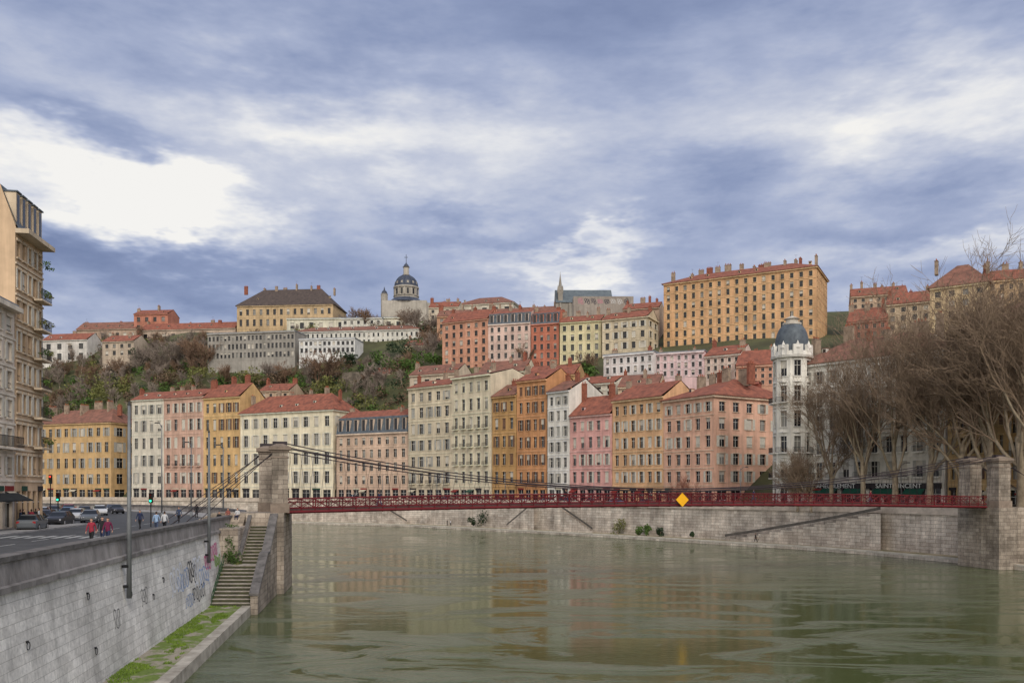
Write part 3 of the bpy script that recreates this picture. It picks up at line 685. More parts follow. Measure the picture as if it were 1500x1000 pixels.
mb.hexa([p(3.6,.75,ZR+3.9),p(W_-.5,.75,ZR+3.9),p(W_-.5,.15,ZR+3.9),p(3.6,.15,ZR+3.9),p(3.6,.75,ZR+4.9),p(W_-.5,.75,ZR+4.9),p(W_-.5,.15,ZR+4.9),p(3.6,.15,ZR+4.9)]); mb.make('shop_fascia',nmat('fascia_dark',S(52,48,50),S(40,38,40),1),E)
mb=MB()
for u0,u1 in ((4,8.5),(10,13.5),(15.5,20.5),(21.5,25)):
    mb.quad(p(u0,2.2,ZR+3.0),p(u1,2.2,ZR+3.0),p(u1,.76,ZR+3.88),p(u0,.76,ZR+3.88)); mb.quad(p(u0,2.2,ZR+2.7),p(u1,2.2,ZR+2.7),p(u1,2.2,ZR+3.0),p(u0,2.2,ZR+3.0))
mb.make('awnings',nmat('awning_green',S(30,84,66),S(24,66,54),1),E)
LET=nmat('sign_letters_white',(.8,.8,.78),(.75,.75,.72),1)
for txt,u in (('AMEUBLEMENT',4.2),('SAINT VINCENT',16.0)):
    cu=bpy.data.curves.new('lettering','FONT'); cu.body=txt; cu.size=1.15; cu.extrude=.02; ob=bpy.data.objects.new('lettering',cu); scene.collection.objects.link(ob)
    q=p(u,.8,ZR+4.02); mw=Matrix.Translation(q)@Matrix.Rotation(math.atan2(t.y,t.x),4,'Z')@Matrix.Rotation(math.pi/2,4,'X'); cu.materials.append(LET)
    ob.parent=E; ob.matrix_parent_inverse=Matrix.Translation(-Vector(E.location)); ob.matrix_basis=mw
bpx('yellow_quayside_building',1388,150,1475,137,478,6,7,S(214,172,106),depth=16,rise=4,chim=4,shut=.5,shutm=SHUT_B)
bpx('golden_quayside_building',1475,137,1640,118,452,8,8,S(208,162,94),depth=16,rise=4,chim=4,shut=.5,shutm=SHUT_W,balc=(2,))
# ---------------------------------------------------------------- hill buildings
H=dict(below=16,frames=False)
bpx('terracotta_apartment_block',648,345,715,335,470,6,6,S(214,148,116),bpy=545,rise=5,chim=3,ground=None,**H)
bpx('pink_mansard_building',715,335,777,330,474,6,5,S(220,184,170),bpy=540,roof='mansard',rise=6.5,tile=TILE,chim=4,ground=None,**H)
bpx('brick_red_mansard_building',778,330,819,326,474,4,5,S(200,112,82),bpy=540,roof='mansard',rise=6.5,tile=TILE,chim=3,ground=None,**H)
bpx('cream_hill_building',820,325,881,320,471,5,5,S(220,204,156),bpy=545,rise=3.4,chim=4,ground=None,**H)
bpx('beige_hill_building',882,318,949,310,466,5,5,S(208,190,158),bpy=545,rise=3.5,chim=3,ground=None,rbays=2,shut=.6,shutm=SHUT_W,**H)
bpx('large_orange_apartment_block',972,318,1196,292,404,17,9,S(224,168,112),bpy=530,rise=5,chim=14,ground=None,rbays=7,depth=24,roof='hip',below=14,frames=False,band='all',cw=2.2,chh=2.0,wf=.36)
bpx('white_terrace_house',884,258,958,250,518,7,2,S(218,210,208),bpy=548,rise=1,roof='flat',tile=ZINC,chim=2,ground=None,**H)
bpx('pink_terrace_house',958,252,1032,246,516,7,3,S(226,188,190),bpy=552,rise=1,roof='flat',tile=ZINC,chim=3,ground=None,**H)
bpx('rose_house',1032,246,1085,240,520,5,3,S(220,190,176),bpy=555,rise=3.5,chim=2,ground=None,**H)
bpx('orange_roof_house',1078,236,1135,232,535,5,3,S(210,150,120),bpy=565,rise=5,chim=3,ground=None,tile=TILE,**H)
bpx('cream_rear_house',700,278,768,272,545,3,3,S(224,212,180),bpy=580,rise=4.5,chim=3,ground=None,**H)
bpx('ochre_rear_house',770,268,842,262,550,5,3,S(206,162,102),bpy=590,rise=4,chim=3,ground=None,**H)
bpx('white_rear_house',838,258,902,250,562,4,3,S(218,210,192),bpy=590,rise=3,chim=3,ground=None,**H)
bpx('sand_rear_house',905,240,965,236,566,4,2,S(212,184,152),bpy=590,rise=4,chim=3,ground=None,**H)
bpx('hill_house',600,300,668,292,548,4,2,S(210,190,164),bpy=590,rise=4,chim=2,ground=None,**H)
bpx('brick_red_hill_house',1240,262,1300,256,470,5,4,S(184,112,90),bpy=520,rise=5,chim=3,ground=None,**H)
bpx('brown_hill_house',1246,300,1330,294,432,7,4,S(190,160,132),bpy=470,rise=4,chim=6,ground=None,**H)
bpx('beige_hill_house',1298,258,1366,252,444,4,5,S(206,180,146),bpy=510,rise=4.5,chim=3,ground=None,**H)
bpx('ochre_gable_house',1362,232,1448,224,418,4,5,S(212,182,134),bpy=500,rise=7,chim=2,ground=None,depth=16,roof='hip',**H)
bpx('sandstone_hill_building',1446,228,1560,222,408,8,6,S(198,162,118),bpy=500,rise=4,chim=5,ground=None,**H)
bpx('long_grey_school_building',304,398,432,390,487,22,3,S(160,154,146),bpy=526,roof='flat',tile=ZINC,rise=1,chim=0,ground=None,wf=.6,**H)
bpx('long_white_school_building',434,412,614,404,484,26,2,S(214,210,200),bpy=506,roof='hip',tile=TILE2,rise=3,chim=0,ground=None,**H)
bpx('white_annex_building',438,385,520,382,496,12,2,S(226,226,224),bpy=518,roof='flat',tile=ZINC,rise=1,chim=0,ground=None,wf=.6,**H)
bpx('hill_mansion',347,455,488,450,447,14,2,S(200,168,122),bpy=480,roof='hip',tile=TILEB,rise=11,depth=24,chim=8,chh=2.5,ground=None,**H)
bpx('arcaded_wall_building',420,445,592,441,466,12,1,S(216,210,188),bpy=484,roof='flat',tile=ZINC,rise=1,chim=0,ground=None,**H)
bpx('brick_red_cottage',196,475,246,473,460,4,2,S(196,120,94),bpy=486,rise=3.5,chim=2,ground=None,**H)
bpx('long_tile_roof_house',112,478,200,474,482,8,1,S(184,156,134),bpy=500,rise=5,chim=3,ground=None,**H)
bpx('low_tile_roof_house',205,465,345,458,482,10,1,S(190,166,146),bpy=502,rise=4.5,chim=4,ground=None,**H)
bpx('white_gable_house',62,455,128,451,498,4,2,S(212,206,200),bpy=530,rise=4.5,chim=1,ground=None,**H)
bpx('white_hill_villa',500,440,560,438,466,6,2,S(216,212,200),bpy=486,roof='flat',tile=ZINC,rise=1,chim=1,ground=None,**H)
bpx('slope_villa',150,430,196,427,500,4,2,S(192,172,150),bpy=522,rise=4,chim=2,ground=None,**H)
bpx('slope_cottage',528,360,572,357,548,4,2,S(190,168,146),bpy=572,rise=3.5,chim=2,ground=None,**H)
bpx('slope_cottage',380,345,424,342,572,4,2,S(198,168,138),bpy=596,rise=3.5,chim=2,ground=None,**H)
bpx('slope_cottage',592,385,640,381,506,5,2,S(208,190,160),bpy=532,rise=3.5,chim=2,ground=None,**H)
bpx('skyline_house',628,430,672,428,450,4,3,S(206,190,166),bpy=478,rise=4,chim=4,ground=None,**H)
bpx('pediment_hall',668,440,752,432,445,5,2,S(208,198,180),bpy=480,rise=5.5,tile=TILE2,chim=0,ground=None,rbays=5,depth=22,roof='hip',**H)
bpx('skyline_brick_house',755,400,815,396,458,6,3,S(198,152,124),bpy=480,roof='gable',rise=4,chim=4,ground=None,**H)
bpx('tall_rendered_house',912,345,966,340,452,3,4,S(192,162,136),bpy=520,rise=3.5,chim=4,ground=None,**H)
bpx('rear_orange_house',640,390,760,385,462,10,3,S(208,154,116),bpy=490,rise=4,chim=6,ground=None,**H)
def church():
    d=400; E=empty('slate_roof_church',(X(855,d),d,Z(470,d))); mb=MB(); r=MB()
    x0,x1=X(814,d),X(898,d); z0=Z(480,d); z1=Z(443,d); z2=Z(419,d)
    mb.box(((x0+x1)/2,d+8,(z0+z1)/2),((x1-x0)/2,7.8,(z1-z0)/2))
    mb.tri((x1,d,z1),(x1,d+16,z1),(x1,d+8,z2-.3)); mb.tri((x0,d+16,z1),(x0,d,z1),(x0,d+8,z2-.3))
    r.quad((x0,d-.3,z1),(x1,d-.3,z1),(x1,d+8,z2),(x0,d+8,z2)); r.quad((x1,d+16.3,z1),(x0,d+16.3,z1),(x0,d+8,z2),(x1,d+8,z2))
    sx=X(821,d)
    mb.box((sx,d+2,(z1+Z(425,d))/2),(1.1,1.1,(Z(425,d)-z1)/2+2))
    mb.lathe(sx,d+2,[(1.3,Z(425,d)+.01),(1.4,Z(424,d)),(.9,Z(420,d)),(.5,Z(410,d)),(.1,Z(400,d)),(.05,Z(396,d))],8)
    for a in (-1,1):
        for b_ in (-1,1): mb.lathe(sx+a*1.1,d+2+b_*1.1,[(.3,Z(428,d)),(.3,Z(422,d)),(.02,Z(416,d))],5)
    for i in range(6):
        xx=x0+(x1-x0)*(i+.5)/6; mb.box((xx,d-.25,(z0+z1)/2),(.4,.5,(z1-z0)/2-.3))
    mb.make('stone_body',plaster(S(156,148,138)),E); r.make('roof',nmat('church_slate',S(104,112,116),S(80,88,94),.6,.7),E)
church()
d=360; mb=MB(); x0,x1=X(840,d),X(928,d); E=empty('graffiti_covered_wall',(X(884,d),d,Z(450,d)))
mb.box(((x0+x1)/2,d+3,(Z(480,d)+Z(434,d))/2),((x1-x0)/2,3,(Z(434,d)-Z(480,d))/2)); mb.make('wall',plaster(S(160,148,138)),E)
mb=MB(); gf=lambda u,z,i:(u,d-.02-.001*(i%5),z)
for k in range(8):
    cu=x0+3+(x1-x0-6)*k/7; scribble(mb,gf,cu,Z(441,d),2.2,2.6,6,.28,random.choice([0,2,3])); 
mb.make('painted_tags',[nmat('spray_rose_dull',S(182,130,138)),nmat('spray_green_dull',S(112,142,82)),nmat('spray_grey',S(190,186,182)),nmat('spray_dark',(.09,.08,.09))],E)
def dome():
    d=470; cx=X(595,d); E=empty('domed_church',(cx,d,Z(465,d))); s=MB(); r=MB(); g=MB()
    R=X(612,d)-cx
    zz=lambda y:Z(y,d)
    s.box((cx,d,(zz(485)+zz(445))/2),(R*1.9,R*1.4,(zz(445)-zz(485))/2)); s.box((cx+R*1.6,d,(zz(485)+zz(447))/2),(R*1.3,R,(zz(447)-zz(485))/2))
    r.lathe(cx,d,[(R*1.6,zz(445)),(R*1.1,zz(438))],24); 
    s.lathe(cx,d,[(R*1.05,zz(446)),(R*1.05,zz(436)),(R*1.12,zz(435)),(R*1.0,zz(434)),(R*1.0,zz(424)),(R*1.1,zz(423)),(R*1.1,zz(421)),(R*.95,zz(420.5))],24)
    for i in range(12):
        a=2*math.pi*i/12; s.box((cx+math.cos(a)*R*1.02,d+math.sin(a)*R*1.02,zz(429)),(.35,.35,(zz(424)-zz(434))/2),0,(math.cos(a),math.sin(a)))
        a+=math.pi/12; g.box((cx+math.cos(a)*R*1.0,d+math.sin(a)*R*1.0,zz(429)),(.12,.55,(zz(425)-zz(433))/2),0,(math.cos(a),math.sin(a)))
    pr_=[(R*math.cos(f),zz(420.5)+(zz(403)-zz(420.5))*math.sin(f)) for f in [i*1.3/10 for i in range(11)]]
    r.lathe(cx,d,pr_,24)
    for i in range(12):
        a=2*math.pi*i/12; s_pts=[(cx+math.cos(a)*q[0]*1.01,d+math.sin(a)*q[0]*1.01,q[1]) for q in pr_]; r.tube(s_pts,.16,4)
        a+=math.pi/12; s.box((cx+math.cos(a)*R*.93,d+math.sin(a)*R*.93,zz(416)),(.3,.5,.7),0,(math.cos(a),math.sin(a)))
    zt=pr_[-1][1]
    s.lathe(cx,d,[(R*.30,zt-.2),(R*.34,zt+.3),(R*.24,zt+.4),(R*.24,zz(392)),(R*.32,zz(391.5)),(R*.2,zz(391))],12)
    r.lathe(cx,d,[(R*.26,zz(391)),(R*.2,zz(388.5)),(R*.06,zz(386)),(.1,zz(384))],12)
    r.tube([(cx,d,zz(386)),(cx,d,zz(373))],.16,5); r.tube([(cx-1.0,d,zz(377)),(cx+1.0,d,zz(377))],.16,5)
    c2=X(563,d); s.lathe(c2,d,[(1.9,zz(475)),(1.9,zz(432)),(2.1,zz(431)),(1.5,zz(430))],8); r.lathe(c2,d,[(1.7,zz(430)),(1.3,zz(427)),(.5,zz(425)),(.08,zz(420))],10)
    s.make('stonework',plaster(S(182,174,162)),E); r.make('slate_dome',nmat('dome_slate',S(74,80,94),S(52,57,70),.5,.5),E); g.make('windows',G_DARK,E)
dome()
for pl,pr_,d,yt,yb in ((545,610,350,566,590),(600,660,335,560,590),(470,540,362,546,552)):
    mb=MB(); a=P2(pl,d); c=P2(pr_,d-4)
    mb.quad((*a,Z(yb,d)-6),(*c,Z(yb,d)-6),(*c,Z(yt,d)),(*a,Z(yt,d))); mb.quad((*a,Z(yt,d)),(*c,Z(yt,d)),(c[0],c[1]+1,Z(yt,d)),(a[0],a[1]+1,Z(yt,d)))
    mb.make('retaining_wall',stone('retaining_stone',S(150,138,124),S(116,106,96),S(80,74,68),1.5,.5,.5),uv=True)
# ---------------------------------------------------------------- left foreground buildings
def LB(a,d): return (LX(a,d),d)
E,p=building('pale_street_building',LB(34,46),LB(34,80.4),Z(437,76),16,7,S(234,216,196),depth=14,rise=3,chim=4,shut=.9,shutm=SHUT_W,roof='flat',tile=ZINC,band='all',trimc=S(228,214,194),cornice=.8,balc=(2,),wf=.46)
E2,p2=building('tall_street_building',LB(34,80.5),LB(34,87.2),Z(360,86.5),5,9,S(214,178,138),depth=14,rise=6,roof='mansard',tile=SLATE,chim=4,chm=0,chh=2.6,cw=2.4,balc=(2,3,4,5,6,7),balc_bays=(3,4),shut=.6,shutm=SHUT_W,cornice=1.2,wf=.5,band='all',trimc=S(218,194,162))
mb=MB()
mb.hexa([p(20,1.9,ZR+2.7),p(34,1.9,ZR+2.7),p(34,.6,ZR+3.3),p(20,.6,ZR+3.3),p(20,1.9,ZR+2.8),p(34,1.9,ZR+2.8),p(34,.6,ZR+3.45),p(20,.6,ZR+3.45)]); mb.make('awning',nmat('awning_dark',S(38,40,40),S(30,32,32),1),E)
# ---------------------------------------------------------------- vegetation
def grow(mb,p,d,ln,r,lv,mx,rng,cf):
    ns=4 if lv<2 else (3 if lv<mx else 2); pts=[p.copy()]; rd=[r]; dd=d.copy(); q=p.copy()
    er=r*cf['taper']
    for i in range(ns):
        j=cf['jit']*(0.35 if lv==0 else 1)
        dd=(dd+Vector((rng.uniform(-j,j),rng.uniform(-j,j),rng.uniform(-j,j)+cf['up']*(0 if lv==0 else 1)))).normalized()
        q=q+dd*(ln/ns); pts.append(q.copy()); rd.append(r+(er-r)*(i+1)/ns)
    mb.tube(pts,rd,6 if lv==0 else (4 if lv<3 else 3),0 if lv<2 else 1,cap=False)
    if lv>=mx: return
    nc=cf['n'][lv]
    for k in range(nc):
        f=rng.uniform(cf['st'][lv],1.0) if k<nc-1 else 1.0
        x=f*ns; i=min(ns-1,int(x)); pt=pts[i].lerp(pts[i+1],x-i); ad=(pts[i+1]-pts[i]).normalized()
        az=rng.uniform(0,6.283)+k*2.4; o=ad.orthogonal().normalized(); o.rotate(Matrix.Rotation(az,3,ad))
        sp=cf['sp'][lv]*rng.uniform(.6,1.2); nd=(ad*math.cos(sp)+o*math.sin(sp)).normalized()
        rr=max(cf['rmin'],(rd[i]*(1-x+i)+rd[i+1]*(x-i))*cf['rr'])
        grow(mb,pt,nd,ln*cf['lr'][lv]*rng.uniform(.7,1.15),rr,lv+1,mx,rng,cf)
def treemesh(name,seed,h,cf,mx,mats):
    rng=random.Random(seed); mb=MB(); grow(mb,Vector((0,0,-.3)),Vector((0,0,1)),h*cf['trunk'],h*cf['r0'],0,mx,rng,cf)
    if not mats: return None,mb
    me=bpy.data.meshes.new(name); me.from_pydata(mb.v,[],mb.f)
    for m in mats: me.materials.append(m)
    me.polygons.foreach_set('material_index',mb.m); me.polygons.foreach_set('use_smooth',[True]*len(mb.f)); me.update(); return me,mb
PL=dict(trunk=.28,r0=.016,taper=.60,jit=.17,up=.10,n=[6,5,6,6,4],st=[.45,.28,.22,.18,.15],sp=[.52,.54,.64,.78,.8],lr=[1.12,.74,.63,.56,.6],rr=.60,rmin=.021)
plane=[treemesh('plane_tree_mesh',s,30,PL,5,[BARK,TWIG])[0] for s in (11,12,13)]
for px,d,h,k,rot in ((1218,157,30,0,1.0),(1264,151,35,2,4.0),(1312,145,38,1,.3),(1362,139,39,2,2.0),(1408,133,40,0,3.3),(1452,128,41,1,4.4),(1496,122,42,2,5.1),(1540,117,41,0,.2)):
    ob=bpy.data.objects.new('bare_plane_tree',plane[k]); ob.location=(X(px,d),d,ZR); ob.rotation_euler=(0,0,rot); s=h/30; ob.scale=(s,s,s); scene.collection.objects.link(ob)
SM=dict(PL,trunk=.22,n=[7,6,6,5],rmin=.018,st=[.3,.2,.2,.2])
RTW=nmat('reddish_twigs',S(160,104,86),S(126,84,70),.6,.95)
sm,_=treemesh('small_tree_mesh',5,10,SM,4,[BARK,RTW]); sm2,_=treemesh('small_tree_mesh',6,10,SM,4,[BARK,TWIG])
for px,d,h,me_ in ((1004,184,9,sm),(1168,160,15,sm2),(992,186,7,sm),(1188,156,17,sm2),(1018,182,7,sm)):
    ob=bpy.data.objects.new('bare_small_tree',me_); ob.location=(X(px,d),d,ZR); s=h/10; ob.scale=(s,s,s); ob.rotation_euler=(0,0,px); scene.collection.objects.link(ob)
HT=dict(trunk=.28,r0=.018,taper=.55,jit=.2,up=.10,n=[6,6,6,4],st=[.45,.25,.2,.1],sp=[.55,.65,.75,.8],lr=[.95,.62,.6,.6],rr=.6,rmin=.045)
var=[treemesh('tmp',20+i,14,HT,4,[])[1] for i in range(3)]
lo=[treemesh('tmp',40+i,14,dict(HT,n=[6,6,7],rmin=.07),3,[])[1] for i in range(4)]
big=MB()
def addcopy(src,x,y,z,s,rot,mo=0):
    b0=len(big.v); c,sn=math.cos(rot)*s,math.sin(rot)*s
    big.v+=[(x+vx*c-vy*sn,y+vx*sn+vy*c,z+vz*s*1.05) for vx,vy,vz in src.v]; big.f+=[tuple(b0+i for i in f) for f in src.f]; big.m+=[mo]*len(src.f)
rng=random.Random(3)
def clear(px,d):
    for a,b_,c,e in ((300,436,384,415),(430,618,378,425),(345,492,440,485),(600,830,318,365)):
        if a<px<b_ and c<d<e: return False
    return True
for k in range(360):
    px=rng.uniform(45,655); f=interp(px,DFx,DFd)+20; r2=interp(px,RX,R2d)-8; d=f+(r2-f)*rng.random()**.8
    if not clear(px,d): continue
    s=rng.uniform(.55,1.2)
    if 300<px<620 and d>350: s=rng.uniform(.45,.8)
    addcopy(rng.choice(lo),X(px,d),d,terr(px,d)-1,s,rng.uniform(0,6),rng.choice([0,0,1]))
for px,d,h in ((235,405,26),(280,400,28),(262,410,24),(298,396,24),(465,360,24),(480,358,24),(452,362,20),(610,410,22),(590,420,20),(535,440,18),(520,446,20),(500,452,17),(475,462,20),(445,466,16),(630,380,18),(860,300,15),(620,355,18),(770,330,14),(1290,270,18),(1320,265,16),(75,430,18),(95,435,16),(1430,250,18),(1475,245,22),(640,415,14),(545,455,18),(1460,240,18),(205,420,20),(330,375,18),(420,368,18),(395,372,18),(175,415,18),(130,420,18),(610,440,16)):
    addcopy(rng.choice(var),X(px,d),d,terr(px,d)-1.5,h/14,rng.uniform(0,6),rng.choice([0,1]))
big.make('hillside_bare_trees',[TWIG2,TWIG3])
GRN=[nmat('foliage_olive',S(126,126,70),S(88,90,52),.3,.9),nmat('foliage_green',S(92,116,54),S(60,82,40),.3,.9),nmat('foliage_dark',S(56,72,46),S(38,52,36),.3,.9),nmat('foliage_brown',S(118,98,78),S(86,72,58),.3,.95)]
def clump(mb,c,r,n,size,mi,rng):
    lobes=[(Vector((rng.uniform(-.6,.6)*r[0],rng.uniform(-.6,.6)*r[1],rng.uniform(-.4,.6)*r[2])),rng.uniform(.35,.65)) for _ in range(6)]
    for _ in range(n):
        lc,lr=rng.choice(lobes); v=Vector((rng.gauss(0,1),rng.gauss(0,1),rng.gauss(0,1))).normalized()*rng.uniform(.55,1.05)
        q=Vector(c)+lc+Vector((v.x*r[0]*lr,v.y*r[1]*lr,v.z*r[2]*lr)); s=size*rng.uniform(.6,1.3)
        a=Vector((rng.gauss(0,1),rng.gauss(0,1),rng.gauss(0,1))).normalized(); b_=a.orthogonal().normalized()
        b_.rotate(Matrix.Rotation(rng.uniform(0,6),3,a)); a2=a.cross(b_)
        mb.quad(q-b_*s,q-a2*s*.6,q+b_*s,q+a2*s*.6,mi)
mb=MB()
for k in range(600):
    px=rng.uniform(40,660); f=interp(px,DFx,DFd)+14; r2=interp(px,RX,R2d)-6; d=f+(r2-f)*rng.random()
    if not clear(px,d): continue
    r=rng.uniform(2,4.8); clump(mb,(X(px,d),d,terr(px,d)+r*.5),(r,r,r*.8),100,.5,rng.choice([0,0,1,1,3,3,2]),rng)
for px,d,r,mi in ((585,372,8,2),(510,374,6,2),(145,400,9,0),(180,395,8,0),(120,395,8,1),(160,390,7,0),(370,372,7,0),(400,368,7,3),(560,368,5,1),(330,378,6,1),(540,360,5,1),(600,345,5,1),(860,300,4,1),(380,360,6,0),(205,430,6,2),(250,390,7,3),(290,385,7,0),(440,360,6,1),(480,352,6,0),(630,350,5,1)):
    clump(mb,(X(px,d),d,terr(px,d)+r*.6),(r,r,r*.75),600,.5,mi,rng)
mb.make('hillside_shrubs',GRN)
for px,o,r in ((905,3,2.6),(705,3,2.6),(935,3,1.3),(968,3,1.2),(950,3.2,1.5),(1015,3,.9),(690,3,1.6)):
    q=qp(px,o); mb=MB(); clump(mb,(*q,.7+r*.7),(r*.8,r*.8,r),320,.22,0,rng); mb.tube([(*q,.6),(*q,1.2+r*.5)],.08,5,1); mb.make('quay_shrub',[rng.choice([GRN[0],GRN[1],GRN[2]]),BARK])
mb=MB()
for a,d,z in ((14.2,83,5.6),(14.6,84.5,6.6),(13.9,82.6,4.4),(14.4,85.5,7.0),(13.6,82.4,3.9)): clump(mb,(LX(a,d),d,z),(.8,.7,1.0),300,.10,1,rng)
mb.make('ivy',GRN)
mb=MB()
for k in range(60):
    d=rng.uniform(75.3,88); a=rng.choice([11.05,14.45 if d<81 else 13.1])+rng.uniform(-.1,.1); zz=.7+(d-75)*.5 if d<81.1 else zl+max(0,(d-d2))/(.56)*rz
    clump(mb,(LX(a,d),d,zz+.15),(.25,.3,.2),14,.07,rng.choice([0,1]),rng)
mb.make('stair_weeds',GRN)
mb=MB(); fh_=(Z(360,86.5)-ZR-4.6-.3)/8
for i in (1,2,3,4,5,6,7):
    for u in (4.6,5.9): q=p2(u,.95,ZR+4.6+fh_*i+fh_*.2+.4); clump(mb,q,(.6,.25,.4),70,.1,rng.choice([0,1]),rng)
mb.make('balcony_plants',GRN,E2)
# ---------------------------------------------------------------- street furniture
POLE=nmat('galvanised_pole',S(128,130,132),S(100,102,104),1,.5,metal=.3)
for px in (183,302):
    aw=14.95; d=aw/((750-px)/F-.16); x=LX(aw-.25,d); E=empty('lighting_mast',(x,d,4.6)); mb=MB()
    mb.tube([(x,d,4.5),(x,d,9),(x,d,16)],[.15,.13,.08],10); mb.make('pole',POLE,E,smooth=True)
    mb=MB(); mb.box((x-.18,d,5.2),(.2,.16,.08)); mb.box((x-.18,d,6.4),(.2,.16,.08)); mb.tube([(x,d,16),(x,d,16.25)],[.11,.02],8); mb.make('brackets',IRON,E)
def lamp(px,d,h,arm=-1.6,z=ZR):
    x=X(px,d); E=empty('street_lamp',(x,d,z)); mb=MB()
    mb.tube([(x,d,z),(x,d,z+h*.5),(x,d,z+h)],[.11,.08,.06],8); mb.tube([(x,d,z+h*.97),(x+arm*.5,d,z+h+.25),(x+arm,d,z+h+.3)],[.05,.045,.04],6); mb.lathe(x,d,[(.2,z),(.2,z+.6),(.12,z+.7)],8); mb.make('post',POLE,E,smooth=True)
    mb=MB(); mb.hexa([(x+arm-.35,d-.13,z+h+.22),(x+arm+.3,d-.13,z+h+.22),(x+arm+.3,d+.13,z+h+.22),(x+arm-.35,d+.13,z+h+.22),(x+arm-.25,d-.08,z+h+.36),(x+arm+.3,d-.08,z+h+.36),(x+arm+.3,d+.08,z+h+.36),(x+arm-.25,d+.08,z+h+.36)]); mb.make('lamp_head',IRON,E)
for px,d,h in ((237,112,12.2),(280,118,10),(327,106,9)): lamp(px,d,h,-.6)
for px in (455,560,640,740,870,1085,1150,1320): 
    q=qp(px,7.0); lamp(px,q[1],8.0,1.2)
def traffic_light(px,d,state,h=3.1):
    x=X(px,d); E=empty('traffic_light',(x,d,ZR)); mb=MB(); mb.tube([(x,d,ZR),(x,d,ZR+h)],.06,8); mb.box((x,d,ZR+h-.2),(.17,.13,.5)); 
    for k in range(3): mb.box((x,d-.2,ZR+h+.24-.3*k),(.12,.1,.015))
    mb.make('post_and_housing',IRON,E)
    for k,(nm,c) in enumerate((('red_lens',(1,.04,.02)),('amber_lens',(.9,.4,.03)),('green_lens',(.03,.9,.45)))):
        mb=MB(); cz=ZR+h+.12-.3*k; mb.tube([(x,d-.13,cz),(x,d-.16,cz)],.11,12); on=(k==2 and state=='g') or (k==0 and state=='r')
        mb.make(nm,nmat('lens_%d_%s'%(k,on),c if on else tuple(v*.1 for v in c),None,1,.3,emit=2.5 if on else 0),E)
traffic_light(85,96,'g'); traffic_light(221,86,'g'); traffic_light(74,104,'r',5.2)
